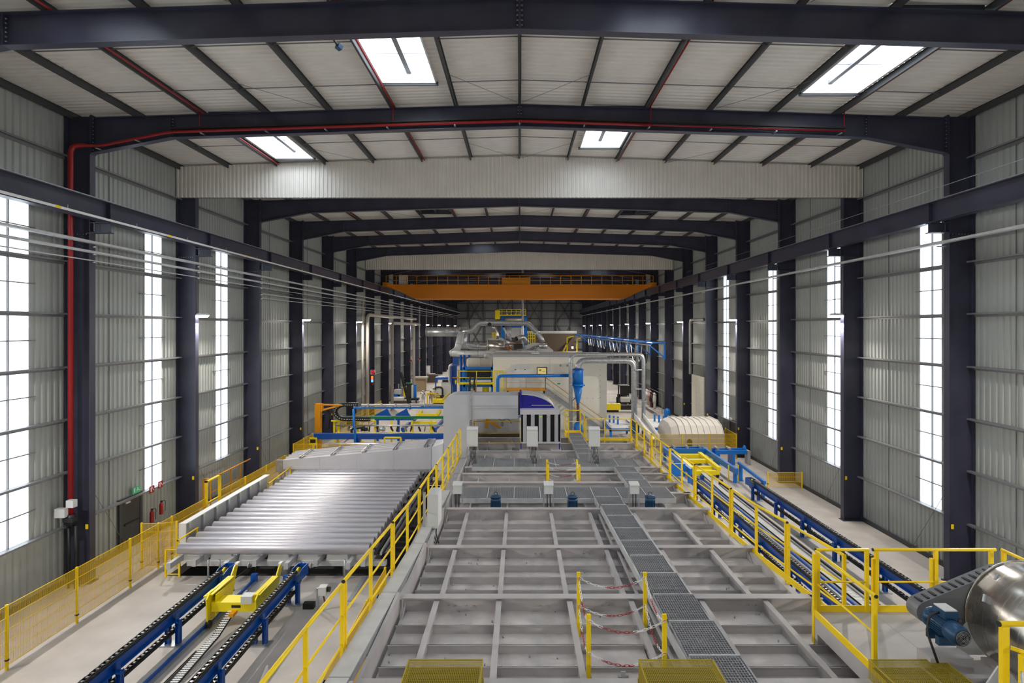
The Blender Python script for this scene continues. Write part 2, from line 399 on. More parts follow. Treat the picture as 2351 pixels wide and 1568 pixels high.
# columns
def icol(sd):
    mb = MB(); x0, x1 = sd*XC, sd*(XW-.02); zt = H+7.62
    mb.box(x0, x0+sd*.025, -.135, .135, 0, zt); mb.box(x1, x1-sd*.025, -.135, .135, 0, zt); mb.box(x0+sd*.025, x1-sd*.025, -.012, .012, 0, zt)
    return mb
cm = {}
for sd in (-1, 1):
    mb = icol(sd); cm[sd] = {'shaft': mesh_of('shaft', mb, 'dark_steel', (sd*XC, 0, 0))}
    b = MB(); b.box(sd*14.72, sd*XC, -.15, .15, H+3.43, H+3.46); b.box(sd*14.72, sd*XC, -.012, .012, H+3.46, H+3.78); b.box(sd*14.72, sd*XC, -.14, .14, H+3.77, H+3.8); b.box(sd*(XC+.03), sd*(XW-.1), -.135, .135, H+3.40, H+3.43)
    cm[sd]['corbel'] = mesh_of('corbel', b, 'dark_steel', (sd*XC, 0, 0))
    b = MB()
    for i in range(7): b.lathe((sd*(XC+.12+.11*i), -.12, H+3.37), [(.016, 0), (.016, .03)], (0, -1, 0), 6)
    for i in range(6): b.lathe((sd*15.2, -.16, H+3.5+.05*i), [(.012, 0), (.012, .02)], (0, -1, 0), 6)
    cm[sd]['bolts'] = mesh_of('bolts', b, 'chain_pin', (sd*XC, 0, 0))
    cm[sd]['number_plate'] = mesh_of('number_plate', MB().box(sd*(XC+.06), sd*(XC+.16), -.137, -.1355, 1.95, 2.12), 'yellow', (sd*XC, 0, 0))
    cm[sd]['base_plate'] = mesh_of('base_plate', MB().box(sd*(XC-.06), sd*(XW-.02), -.2, .2, 0, .03), 'dark_steel', (sd*XC, 0, 0))
for n in range(-2, NF+1):
    for sd in (-1, 1):
        side = 'left' if sd < 0 else 'right'
        lab = 'dark steel column on the %s wall, %s from the camera' % (side, ORD[n]) if 0 <= n < 20 else 'dark steel column on the %s wall behind the view' % side
        t = thing('steel_column', lab, 'column', (sd*XC, FY(n), 0), 'columns of the %s wall' % side)
        for k, me in cm[sd].items():
            if k in ('bolts', 'number_plate') and not 0 <= n < 6: continue
            o = bpy.data.objects.new(k, me); COL.objects.link(o); o.parent = t; WL[o.name] = WL[t.name]
            if k == 'bolts': o['kind'] = 'stuff'
# roof girders
XH = 12.5
def rafter():
    P = {}
    zt = lambda x: H+8.04-SL*abs(x); zb = lambda x: H+7.25-SL*abs(x)
    for nm, sg in (('web_left', -1), ('web_right', 1)):
        poly = [(0, -.008, zb(0)), (sg*XH, -.008, zb(XH)), (sg*XC, -.008, H+6.3), (sg*XC, -.008, zt(XC)), (0, -.008, zt(0))]
        w_ = MB().prism(poly if sg < 0 else poly[::-1], (0, .016, 0))
        for p, q in (((0,0,zt(0)-.012), (sg*XC,0,zt(XC)-.012)), ((0,0,zb(0)), (sg*XH,0,zb(XH))), ((sg*XH,0,zb(XH)), (sg*XC,0,H+6.3))): w_.bar(p, q, .26, .026)
        P[nm] = (w_, 'dark_steel')
    b = MB(); P['end_plate'] = (MB().box(-.03, .03, -.13, .13, zb(0), zt(0)), 'dark_steel')
    for sg in (-1, 1):
        P['splice_plate %d' % sg] = (MB().box(sg*XH-.012, sg*XH+.012, -.13, .13, zb(XH), zt(XH)), 'dark_steel')
        P['haunch_plate %d' % sg] = (MB().box(sg*(XC-.04), sg*XC, -.13, .13, H+6.25, zt(XC)+.1), 'dark_steel')
        for i in range(6): b.lathe((sg*.055, -.06, zb(0)+.1+.12*i), [(.022, 0), (.022, .03)], (0,-1,0), 6); b.lathe((sg*(XH-.05), -.06, zb(XH)+.1+.11*i), [(.02, 0), (.02, .03)], (0,-1,0), 6)
        for i in range(9): b.lathe((sg*(XC-.07), -.06, H+6.4+.14*i), [(.02, 0), (.02, .03)], (0,-1,0), 6)
    P['bolts'] = (b, 'chain_pin')
    return {k: mesh_of(k, mb, m_, (0, 0, H+7.25)) for k, (mb, m_) in P.items()}
rm = rafter()
for n in range(-2, NF+1):
    lab = ('large dark roof girder across the top edge of the picture' if n == -1 else 'dark roof girder with the red sprinkler pipe along its foot' if n == 0 else
           'dark roof girder hidden behind the %s corrugated curtain' % ('front' if n == 1 else 'rear') if n in (1, 6) else 'dark roof girder, %s beyond the front corrugated curtain' % ORD[n-2] if 2 <= n < 20 else 'dark roof girder behind the view')
    t = thing('roof_girder', lab, 'girder', (0, FY(n), H+7.25), 'roof girders of the hall')
    for k, me in rm.items():
        if k == 'bolts' and n > 4: continue
        o = bpy.data.objects.new(k.split()[0], me); COL.objects.link(o); o.parent = t
        if k == 'bolts': o['kind'] = 'stuff'
# crane runways
for sd in (-1, 1):
    side = 'left' if sd < 0 else 'right'; x = sd*14.88
    t = thing('crane_runway', 'dark crane runway beam along the %s wall columns' % side, 'beam', (x, 60, H+3.8))
    part('beam', MB().ibeam((x, Y0, H+4.53), (x, Y1, H+4.53), .34, .73, .03, .02), 'dark_steel', t)
    part('rail', MB().box(x-.03, x+.03, Y0, Y1, H+4.53, H+4.6), 'galv', t)
    for n in range(-1, 12): part('stiffener', MB().box(x-.15, x+.15, FY(n)-.012, FY(n)+.012, H+3.84, H+4.5), 'dark_steel', t)
x = -14.62; t = thing('conductor_rail', 'pale conductor rail with yellow markers under the left crane runway', 'rail', (x, 60, H+3.75))
part('rail', MB().box(x-.03, x+.03, Y0, Y1, H+3.82, H+3.89), 'white', t)
for y in [15+3.3*i for i in range(30)]: part('hanger', MB().box(x-.015, x+.02, y-.015, y+.015, H+3.89, H+4.0), 'galv', t)
for y in (17.8, 23.5, 30.2, 38.0, 47.0, 58.0): part('marker', MB().box(x+.031, x+.034, y, y+.22, H+3.815, H+3.895), 'yellow', t)
# smoke curtains
for y, nm in ((FY(1)-.16, 'front'), (FY(6)-.16, 'rear')):
    t = thing('smoke_curtain', 'wide white corrugated curtain sheet under the roof, %s one of two' % nm, 'curtain', (0, y, H+6.2))
    for i in range(10):
        xa = -XW+.05+2*(XW-.05)*i/10; xb = xa+2*(XW-.05)/10; mb = MB(); pr = corr(xb-xa, .19, .04)
        for (a, da), (b, db) in zip(pr, pr[1:]):
            mb.quad((xa+a, y+da-.04, H+6.2), (xa+b, y+db-.04, H+6.2), (xa+b, y+db-.04, ZR-SL*abs(xa+b)-.1), (xa+a, y+da-.04, ZR-SL*abs(xa+a)-.1))
        part('curtain_panel', mb, 'roof_sheet', t)
    part('edge_rail', MB().box(-XW+.05, XW-.05, y+.005, y+.04, H+6.17, H+6.23), 'girt', t)
# travelling crane
Y = 64.0; zt, zb = H+4.93, H+3.38
t = thing('bridge_crane', 'orange bridge crane spanning the hall below the rear curtain', 'crane', (0, Y, zb))
for nm, yy in (('girder', Y), ('girder', Y+2.6)):
    poly = [(-15.2, yy, zt), (-15.2, yy, zt-.25), (-14.6, yy, zt-.28), (-11.9, yy, zb), (11.9, yy, zb), (14.6, yy, zt-.28), (15.2, yy, zt-.25), (15.2, yy, zt)]
    part(nm, MB().prism(poly, (0, .5, 0)), 'crane_orange', t)
part('bottom_flange', MB().box(-11.9, 11.9, Y-.1, Y+.6, zb-.03, zb).box(-12.6, 12.6, Y-.05, Y+.0, zb+.26, zb+.3), 'crane_orange', t)
for sg in (-1, 1):
    part('end_carriage', MB().box(sg*14.6, sg*15.2, Y-1.2, Y+4.2, H+4.62, H+5.1), 'crane_orange', t)
rl = MB()
for i in range(27): xx = -15+30*i/26; part('rail_post', MB().box(xx-.025, xx+.025, Y-.45, Y-.4, zt-.1, zt+1.0), 'amber', t)
part('walkway', MB().box(-15.1, 15.1, Y-.5, Y, zt-.06, zt), 'amber', t)
part('hand_rail', MB().box(-15, 15, Y-.45, Y-.4, zt+.95, zt+1.0).box(-15, 15, Y-.45, Y-.4, zt+.45, zt+.49), 'amber', t)
tr = part('hoist_trolley', MB().box(-2, 1.2, Y-.2, Y+3.2, zt+.02, zt+.8), 'amber', t)
part('hoist_drum', MB().cyl((-1.6, Y+1.5, zt+1.1), (.8, Y+1.5, zt+1.1), .35, 16), 'black', tr)
part('electric_box', MB().box(-13.6, -12.7, Y-.2, Y+.3, zt, zt+1.1), 'box_white', t)
# lamps on every other column
LAMPS = []
for n in (-5, -3, -1, 1, 3, 5, 7, 9, 11, 13, 15, 17):
    for sd in (-1, 1):
        z = H+.62; y = FY(n); x = sd*(XC-.28)
        side = 'left' if sd < 0 else 'right'
        lab = 'bright wall lamp on the %s column of the %s wall' % (ORD[n], side) if n >= 0 else 'wall lamp on a %s column behind the view' % side
        t = thing('wall_lamp', lab, 'lamp', (x, y, z), 'column lamps of the %s wall' % side)
        hs = MB().box(x-.24, x+.24, y-.16, y+.16, z, z+.07)
        for i in range(5): hs.box(x-.2+.09*i, x-.17+.09*i, y-.14, y+.14, z+.07, z+.1)
        part('housing', hs, 'box_white', t); part('bracket', MB().box(x+sd*.24, sd*XC, y-.03, y+.03, z+.01, z+.06), 'box_white', t)
        part('lens', MB().hexa([(x-.17, y-.1, z-.09), (x+.17, y-.1, z-.09), (x+.17, y+.1, z-.09), (x-.17, y+.1, z-.09), (x-.22, y-.14, z), (x+.22, y-.14, z), (x+.22, y+.14, z), (x-.22, y+.14, z)]), 'lamp_glow', t)
        ld = bpy.data.lights.new('wall_lamp_light', 'AREA'); ld.shape = 'RECTANGLE'; ld.size = .44; ld.size_y = .28; ld.energy = LAMP_W; ld.color = (1, .93, .84)
        lo = bpy.data.objects.new('wall_lamp_light', ld); COL.objects.link(lo); lo.parent = t; lo.location = (0, 0, -.11); lo.rotation_euler = (0, sd*.72, 0)
        part('conduit', MB().cyl((sd*(XC-.02), y-.05, z+.1), (sd*(XC-.02), y-.05, H+2.9), .014, 6), 'tray', t)
# pipes and trays along the columns
def run(name, lab, cat, x, z, r, m, y0=None, y1=None, boxy=False, br=True):
    a, b = y0 if y0 is not None else Y0, y1 if y1 is not None else Y1
    t = thing(name, lab, cat, (x, a, z))
    if boxy: part('tray', MB().box(x-r, x+r, a, b, z-.01, z).box(x-r, x-r+.01, a, b, z, z+.07).box(x+r-.01, x+r, a, b, z, z+.07), m, t)
    else: part('pipe', MB().cyl((x, a, z), (x, b, z), r, 8), m, t)
    if br:
        sd = -1 if x < 0 else 1
        for n in range(-1, 14):
            if a <= FY(n) <= b: part('bracket', MB().box(x-r, sd*(XC+.02), FY(n)-.03, FY(n)+.03, z-r*.6-.05, z-r*.6-.01), 'galv', t)
    return t
run('cable_tray', 'wide galvanized cable tray along the left wall columns', 'tray', -15.15, H+3.02, .1, 'galv_light', boxy=True)
run('pipe', 'galvanized pipe just below the left cable tray', 'pipe', -15.2, H+2.72, .05, 'galv_light')
run('pipe', 'thin lower pipe of the left wall pipe bundle', 'pipe', -15.25, H+2.42, .02, 'galv_light')
run('pipe', 'thin pipe starting at the third left column, under the bundle', 'pipe', -15.22, H+2.05, .03, 'galv_light', FY(2), FY(12))
run('pipe', 'lowest thin pipe starting at the third left column', 'pipe', -15.22, H+1.8, .025, 'galv_light', FY(2), FY(9))
run('cable_tray', 'perforated galvanized cable tray along the right wall columns', 'tray', 15.15, H+3.05, .11, 'galv_light', boxy=True)
for sd in (1,):
    solo('cable', MB().cyl((15.3, 14, H+5.15), (15.3, 52, H+5.15), .012, 5), 'galv', 'thin bare cable above the right crane runway', 'cable')
# sprinkler: red pipe
y = FY(0)-.2; zz = lambda x: (H+7.4-SL*abs(x)) if abs(x) < XH else H+6.43+(H+7.4-SL*XH-H-6.43)*(XC-abs(x))/(XC-XH)
t = thing('sprinkler_main', 'red sprinkler main along the foot of the second roof girder', 'pipe', (-15.78, y-.35, 0))
pts = bend([(-15.78, y-.3, 2.6), (-15.78, y-.3, H+6.45), (-15.0, y, zz(-15.0)), (-XH, y, zz(-XH)), (0, y, zz(0)), (4.7, y, zz(4.7))], .3)
part('main_pipe', MB().tube(pts, [.085]*7+[.05]*(len(pts)-7), 12), 'red', t); part('end_pipe', MB().tube([(4.7, y, zz(4.7)), (11.6, y, zz(11.6))], .028, 8), 'red', t)
tb = MB(); tb.box(-15.7, -15.2, y-.02, y+.02, H+6.35, H+6.36)
part('cable_basket', MB().bar((-12.4, y-.02, zz(-12.4)+.1), (0, y-.02, zz(0)+.1), .12, .05).bar((0, y-.02, zz(0)+.1), (11.6, y-.02, zz(11.6)+.1), .12, .05), 'chain', t)
for x in (-15, -13.6, -11.3, -9, -6.9, -4.7, -2.3, 0, 2.3, 4.6, 6.8, 9.1, 11.4): part('hanger', MB().bar((x, y-.16, zz(x)-.12), (x, y+.16, zz(x)-.1), .05, .03), 'galv', t)
for x in (-11.5, -4.6, 4.6, 11.5): part('riser', MB().cyl((x+.08, y, zz(x)), (x+.08, y, ZR-SL*abs(x)-.16), .02, 6), 'red', t)
part('shut_off_valve', MB().cyl((-15.78, y-.3, 2.2), (-15.78, y-.3, 2.6), .13, 12).box(-15.95, -15.6, y-.45, y-.2, 2.35, 2.5), 'black', t)
part('drain_pipe', MB().cyl((-15.85, y-.3, 0), (-15.85, y-.3, 2.2), .05, 8).cyl((-15.6, y-.3, 0), (-15.6, y-.3, 2.2), .05, 8), 'black', t)
part('control_box', MB().box(-16.15, -15.8, y-.55, y-.35, 2.55, 2.85), 'box_white', t); part('control_box', MB().box(-15.75, -15.5, y-.55, y-.35, 2.9, 3.15), 'box_white', t)
for k in (-5, -2, 2, 5):
    x = 2.3*k+.09
    solo('sprinkler_branch', MB().cyl((x, -5, ZR-SL*abs(x)-.16), (x, 66, ZR-SL*abs(x)-.16), .028, 8), 'red', 'thin red sprinkler pipe along the %s' % ({-5:'outer left purlin', -2:'inner left purlin', 2:'inner right purlin', 5:'outer right purlin'}[k]), 'pipe')
# ---------------------------------------------------------------- the furnace: its roof rises towards the camera in steps
def lerp(tab, y):
    for (a, p), (b, q) in zip(tab, tab[1:]):
        if y <= b: return p+(q-p)*max(0, (y-a)/(b-a))
    return tab[-1][1]
DT = [(3, 4.15), (6.96, 4.35), (9.63, 4.55), (12.35, 4.75), (15.27, 4.85), (17.6, 4.95), (20, 5.0), (25, 5.05)]
def ZT(y): return H-lerp(DT, y)             # top of the cross beams
XL, XR = -1.98, 5.0
BE = [4.3, 6.96, 9.63, 12.35, 15.27, 17.0, 18.3, 19.5, 20.45, 23.3, 24.9, 26.2]
t = thing('furnace', 'long grey furnace with ribbed steel roof in the middle of the hall', 'furnace', (1.5, 15, 0)); FUR = t
for y0, y1 in zip(BE, BE[1:]):
    zp = ZT((y0+y1)/2)-.36
    part('roof_plate', MB().box(XL, XR, y0, y1, zp-.03, zp), 'plate', t)
part('side_wall', MB().box(XL, XL+.1, 3, 26.2, 0, ZT(15)-.55), 'furnace', t); part('side_wall', MB().box(XR-.1, XR, 3, 26.2, 0, ZT(15)-.55), 'furnace', t)
part('end_wall', MB().box(XL+.1, XR-.1, 26.1, 26.2, 0, ZT(26)-.42), 'furnace', t)
for y in BE:
    z = ZT(y); b = MB().ibeam((XL, y, z), (XR+.12, y, z), .16, .37, .018, .012); part('cross_beam', b, 'furnace', t)
LX = [-1.4, -.35, .84, 1.88, 3.07, 4.15]
def tri(mb, x, y, z, dx, dy): mb.prism([(x, y, z), (x+dx, y, z), (x, y, z+.2)], (0, dy, 0))
for i in range(1, 4):
    y0, y1 = BE[i], BE[i+1]; zp = ZT((y0+y1)/2)-.36; xs = [XL]+LX+[XR]
    if i == 1: y0s = y0
    for x in LX: part('stiffener', MB().box(x-.012, x+.012, y0+.02, y1-.02, zp, zp+.2).box(x-.045, x+.045, y0+.02, y1-.02, zp+.2, zp+.215), 'furnace', t)
    for x in (2.14, 2.93): part('stiffener', MB().box(x-.012, x+.012, y0+.02, y1-.02, zp, zp+.16).box(x-.03, x+.03, y0+.02, y1-.02, zp+.16, zp+.17), 'furnace', t)
    for k in range(1, 5 if y1-y0 > 2.3 else 3):
        y = y1-.55*k-.15
        for xa, xb in zip(xs, xs[1:]): part('rib', MB().box(xa+.03, xb-.03, y-.006, y+.006, zp, zp+.13).box(xa+.03, xb-.03, y-.02, y+.006, zp+.12, zp+.13), 'furnace', t)
    pg = MB()
    for k in range(70):
        x = R.choice(xs[:-1])+R.choice((.06, .1, .9, .95, .5)); y = y0+R.random()*(y1-y0); pg.cyl((x, y, zp), (x, y, zp+.035), .012, 6)
    part('anchor_bolts', pg, 'galv', t, None, 'stuff')
    for x in (-1.2, -.9, .35, 1.4, 2.4, 3.9):
        part('bolt_pair', MB().lathe((x, y1-.012, zp+.1), [(.014, 0), (.014, .02)], (0,-1,0), 6).lathe((x+.12, y1-.012, zp+.1), [(.014, 0), (.014, .02)], (0,-1,0), 6), 'galv', t, None, 'stuff')
zp = ZT(5.6)-.36
for x in LX: part('stiffener', MB().box(x-.012, x+.012, 4.4, 6.9, zp, zp+.2).box(x-.045, x+.045, 4.4, 6.9, zp+.2, zp+.215), 'furnace', t)
for i in range(4, len(BE)-1):
    y0, y1 = BE[i], BE[i+1]; zp = ZT((y0+y1)/2)-.36
    for x in LX: part('stiffener', MB().box(x-.02, x+.02, y0+.06, y1-.06, zp, zp+.2), 'furnace', t)
    for x in (LX[0], LX[3], LX[5]): part('gusset', MB().prism([(x+.05, y1-.03, zp), (x+.5, y1-.03, zp), (x+.05, y1-.03, zp+.25)], (0, -.015, 0)), 'furnace', t)
for i in range(1, len(BE)-1):                     # triangular gussets at both ends of every beam
    y1 = BE[i+1]; zp = ZT(y1)-.36
    for x, s in ((XL+.03, 1), (XR-.03, -1)): part('gusset', MB().prism([(x, y1-.02, zp), (x, y1-.45, zp), (x, y1-.02, zp+.26)], (s*.02, 0, 0)), 'furnace', t)
for i in range(len(BE)-1): # side curbs
    y0, y1 = BE[i], BE[i+1]; zp = ZT((y0+y1)/2)-.36
    part('side_curb', MB().box(XL-.09, XL-.04, y0+.08, y1-.08, zp-.3, zp+.36), 'furnace', t)
    part('side_curb', MB().box(XR-.02, XR+.1, y0+.08, y1-.08, zp-.1, zp+.16), 'furnace', t)
# hatch inside the chain barrier
zp = ZT(8.3)-.36
part('hatch', MB().box(.98, 1.84, 6.98, 8.5, zp, zp+.06), 'plate', t); part('hatch_lug', MB().box(1.38, 1.44, 7.7, 7.72, zp+.06, zp+.14).cyl((1.34, 7.71, zp+.07), (1.48, 7.71, zp+.07), .015, 6), 'galv', t)
# galvanised channel with lid along the left edge
t = thing('cable_duct', 'galvanized cable duct lying along the left furnace edge', 'duct', (-2.2, 9, ZT(9)))
for i in range(5):
    ys = [3.2, 6.96, 9.63, 12.35, 15.0, 17.0][i:i+2]; za, zb_ = ZT(ys[0])+.06, ZT(ys[1])+.06; x0 = -2.22
    part('lid', MB().bar((x0-.0, ys[0], za), (x0-.0, ys[1]-.02, zb_), .26, .02), 'galv_light', t); [part('side', MB().bar((x0+e, ys[0], za-.06), (x0+e, ys[1]-.02, zb_-.06), .012, .12), 'galv', t) for e in (-.13, .13)]
# gratings: walkways over the roof
gm = {}
def grating(x0, x1, y0, y1, z, parent, along='y'):
    w_, l_ = round(x1-x0, 3), round(y1-y0, 3); key = (w_, l_, along)
    if key not in gm:
        b = MB(); n1 = max(2, int((w_ if along == 'y' else l_)/.036)); 
        for i in range(n1+1):
            u = (w_ if along == 'y' else l_)*i/n1
            if along == 'y': b.box(u-.003, u+.003, 0, l_, 0, .03)
            else: b.box(0, w_, u-.003, u+.003, 0, .03)
        n2 = max(2, int((l_ if along == 'y' else w_)/.05))
        for i in range(n2+1):
            u = (l_ if along == 'y' else w_)*i/n2
            if along == 'y': b.box(0, w_, u-.003, u+.003, .02, .031)
            else: b.box(u-.003, u+.003, 0, l_, .02, .031)
        b.box(0, w_, -.004, .004, 0, .034); b.box(0, w_, l_-.004, l_+.004, 0, .034); b.box(-.004, .004, 0, l_, 0, .034); b.box(w_-.004, w_+.004, 0, l_, 0, .034)
        gm[key] = mesh_of('grating', b, 'grating', (0,0,0))
    o = place('grating', gm[key], (x0, y0, z), parent); return o
def walkway(nm, lab, x0, x1, y0, y1, n, along='y', nb=True, stepz=None):
    z = ZT((y0+y1)/2)+.04; t = thing(nm, lab, 'walkway', ((x0+x1)/2, y0, z))
    for i in range(n):
        if along == 'y':
            a, b = y0+(y1-y0)*i/n, y0+(y1-y0)*(i+1)/n; zz = ZT(a)+.04
            grating(x0, x1, a+.005, b-.005, zz, t, 'y'); part('joint_bar', MB().box(x0, x1, b-.012, b+.012, ZT(b)+.03, max(zz, ZT(b)+.04)+.04), 'galv_light', t)
        else:
            a, b = x0+(x1-x0)*i/n, x0+(x1-x0)*(i+1)/n; grating(a+.005, b-.005, y0, y1, z, t, 'x'); part('joint_bar', MB().box(b-.012, b+.012, y0, y1, z, z+.038), 'galv_light', t)
    za, zb_ = ZT(y0)+.03, ZT(y1)+.03
    if along == 'y':
        for x in (x0-.02, x1+.02): part('side_channel', MB().bar((x, y0, za-.04), (x, y1, zb_-.04), .025, .15), 'galv_light', t)
        for i in range(1, n*2, 2):
            yy = y0+(y1-y0)*i/(2*n); part('bearer', MB().box(x0, x1, yy-.03, yy+.03, ZT(yy)-.12, ZT(yy)+.03), 'galv', t)
    else:
        for y in (y0-.02, y1+.02): part('side_channel', MB().box(x0, x1, y-.012, y+.012, z-.1, z+.03), 'galv_light', t)
        for i in range(n): xx = x0+(x1-x0)*(i+.5)/n; part('bearer', MB().box(xx-.03, xx+.03, y0, y1, z-.12, z), 'galv', t)
    return t
walkway('grating_walkway', 'long steel grating walkway in front, beside the chain barrier', 2.2, 2.86, 4.4, 15.25, 11)
walkway('grating_walkway', 'short raised grating between the front walkway and the crosswise grating', 2.16, 2.84, 15.3, 16.1, 1)
walkway('crosswise_grating', 'nearer crosswise grating platform with three blue motors before it', -1.7, 4.45, 16.14, 17.25, 8, 'x')
walkway('grating_walkway', 'middle grating walkway joining both crosswise gratings', 3.4, 4.05, 17.3, 20.2, 3)
walkway('crosswise_grating', 'rear crosswise grating platform below the grey cabinets', -1.7, 4.3, 20.2, 21.5, 8, 'x')
walkway('grating_walkway', 'rear grating walkway leading to the yellow landing', 2.3, 2.9, 21.5, 27.0, 6)

# ---------------------------------------------------------------- railings
def post(parent, x, y, z0, z1, m='yellow', wx=.05, wy=.045, nm='post'): return part(nm, MB().box(x-wx/2, x+wx/2, y-wy/2, y+wy/2, z0, z1), m, parent)
def rail(parent, p, q, r=.024, m='yellow', nm='hand_rail', caps=True):
    o = part(nm, MB().cyl(p, q, r, 10), m, parent)
    if caps: part('end_cap', MB().cyl(V(p)-(V(q)-V(p)).normalized()*.012, p, r*1.02, 10), 'black', o)
    return o
def guard(lab, pts, hz, mids=(.52,), toe=.1, m='yellow', loc=None, drop=.1, posts=None, r=.024):   # railing along floor points
    t = thing('railing', lab, 'railing', loc or pts[0])
    for i, (a, b) in enumerate(zip(pts, pts[1:])):
        a, b = V(a), V(b); up = V((0,0,1))
        rail(t, a+up*hz, b+up*hz, r, m, caps=(i == 0))
        for f in mids: rail(t, a+up*hz*f, b+up*hz*f, r*.65, m, 'mid_rail', False)
        if toe: part('toe_board', MB().bar(a+up*toe/2, b+up*toe/2, .012, toe), m, t)
        k = max(1, round((b-a).length/1.5)) if posts is None else posts
        for j in range(k+(1 if i == len(pts)-2 else 0)):
            p = a+(b-a)*j/k; post(t, p.x, p.y, p.z-drop, p.z+hz-.01, m)
    return t
YS = [4.3, 5.2, 6.4, 7.72, 9.2, 10.74, 12.2, 13.6, 15.0, 16.42, 17.8, 19.15, 20.5, 21.85, 23.2]
def edge_railing(x, lab, ys, sg):
    t = thing('railing', lab, 'railing', (x, ys[0], ZT(ys[0])-.2))
    hz = .93
    for i, (a, b) in enumerate(zip(ys, ys[1:])):
        za, zb_ = ZT(a), ZT(b)
        br = i % 2 == 1          # rails come in lengths of two posts, with a gap at the joint
        rail(t, (x, a+(.06 if br else -.02), za+hz), (x, b-(0 if br else .04), zb_+hz), .026, caps=br)
        for f in (.52, .1): rail(t, (x, a, za+hz*f), (x, b, zb_+hz*f), .016, nm='mid_rail', caps=False)
        part('toe_board', MB().bar((x-sg*.03, a, za-.1), (x-sg*.03, b, zb_-.1), .014, .12), 'yellow', t)
        if br: post(t, x, a+.08, za-.2, za+hz-.02, 'yellow', .07, .05)
    for y in ys: post(t, x, y, ZT(y)-.22, ZT(y)+hz-.01)
    for y in BE:
        if ys[0] < y < ys[-1]: part('foot_bracket', MB().box(x, x-sg*.16, y-.05, y+.05, ZT(y)-.02, ZT(y)+.0).box(x-sg*.02, x+sg*.02, y-.05, y+.05, ZT(y)-.5, ZT(y)), 'furnace', t)
    return t
edge_railing(-2.42, 'long yellow railing along the left edge of the furnace roof', YS, -1)
edge_railing(5.1, 'long yellow railing along the right edge of the furnace roof', [8.9]+YS[5:]+[24.6, 25.9], 1)
zq = ZT(26)-.1
guard('yellow railing round the rear right corner of the furnace roof', [(5.1, 26.0, zq), (3.9, 26.0, zq), (3.05, 26.0, zq)], 1.0, (.5,), .12, drop=.2)
guard('yellow railing across the roof behind the fan housing, under the duct', [(-2.0, 25.0, zq), (.05, 25.0, zq)], 1.05, (.5, .1), .1, drop=.25)
guard('small yellow railing left of the rear grating walkway', [(2.25, 26.0, zq), (2.25, 28.0, zq), (3.0, 28.0, zq), (3.0, 26.2, zq)], 1.1, (.5,), .12)
solo('landing_plate', MB().box(2.2, 3.1, 27.0, 28.1, zq-.1, zq-.02), 'yellow', 'yellow edged landing plate at the end of the rear walkway', 'landing')

# chain barriers
def chain_mesh(p, q, sag, link=.062):
    p, q = V(p), V(q); n = max(4, int((q-p).length*1.06/link)); pts = []
    for i in range(n+1):
        s = i/n; pts.append(p+(q-p)*s-V((0,0,1))*sag*4*s*(1-s))
    red, wh = MB(), MB()
    for i in range(n):
        a, b = pts[i], pts[i+1]; d = (b-a).normalized(); c = (a+b)/2; u = V((0,0,1)) if abs(d.z) < .9 else V((1,0,0))
        s1 = d.cross(u).normalized(); s2 = s1.cross(d); sd_ = s1 if i % 2 else s2; hl = (b-a).length*.68; hw = .013
        loop = [c-d*hl+sd_*0, c-d*hl*.6+sd_*hw, c+d*hl*.6+sd_*hw, c+d*hl, c+d*hl*.6-sd_*hw, c-d*hl*.6-sd_*hw, c-d*hl]
        (red if (i//7) % 2 else wh).tube(loop, .0042, 5, False)
    return red, wh
def barrier(lab, P, rel, m='yellow', lw=.055, hi=1.0):
    t = thing('chain_barrier', lab, 'barrier', (P[0][0], P[0][1], P[0][2]))
    for x, y, z in P: part('post', MB().box(x-lw/2, x+lw/2, y-.02, y+.02, z, z+hi), m, t)
    for i in range(4):
        a, b = P[i], P[(i+1) % 4]
        for hh, sg in rel:
            rd, wh = chain_mesh((a[0], a[1]-.03, a[2]+hi*hh), (b[0], b[1]-.03, b[2]+hi*hh), sg)
            part('chain', rd, 'red', t, 'red links of the plastic chain', 'stuff'); part('chain', wh, 'white', t, 'white links of the plastic chain', 'stuff')
z1 = ZT(8.3)-.36
barrier('yellow posts with red and white chain round the front roof hatch', [(.92, 8.85, z1), (1.96, 8.85, z1), (1.93, 7.55, z1), (.92, 7.55, z1)], ((.93, .16), (.5, .17)))
z2 = ZT(19)-.36
barrier('small yellow posts with red and white chain beyond the blue motors', [(.94, 19.4, z2), (1.97, 19.4, z2), (1.97, 18.7, z2), (.94, 18.7, z2)], ((.9, .1), (.45, .12)), 'yellow', .07, .85)

# cabinets on the roof
for i, x in enumerate((-1.74, .47, 2.75)):
    y = 20.9; z = ZT(20.9)
    t = thing('control_cabinet', 'tall grey control cabinet on legs, %s one of the rear three' % ('left', 'middle', 'right')[i], 'cabinet', (x, y, z), 'tall cabinets on the furnace roof')
    part('body', MB().box(x-.2, x+.2, y-.14, y+.1, z+.68, z+1.3), 'box_white', t); part('rain_hood', MB().prism([(x-.2, y-.18, z+1.3), (x-.2, y+.12, z+1.3), (x-.2, y+.12, z+1.38), (x-.2, y-.06, z+1.38)], (.4, 0, 0)), 'box_white', t)
    for s in (-1, 1): part('leg', MB().box(x+s*.19-.018, x+s*.19+.018, y-.06, y-.02, z-.05, z+1.2), 'galv', t)
    part('cross_bar', MB().box(x-.19, x+.19, y-.07, y-.05, z+.28, z+.32), 'galv', t)
    part('plinth', MB().box(x-.1, x+.2, y-.5, y-.2, z-.35, z-.02), 'furnace', t)
    for k in range(5):
        xx = x-.1+.05*k; part('cable', MB().tube(bend([(xx, y-.03, z+.68), (xx+.02, y-.05, z+.35), (xx+.1-.01*k, y-.2, z+.1), (xx*.3+x*.7+.08, y-.3, z-.05)], .1, 3), .011, 6), 'black', t)
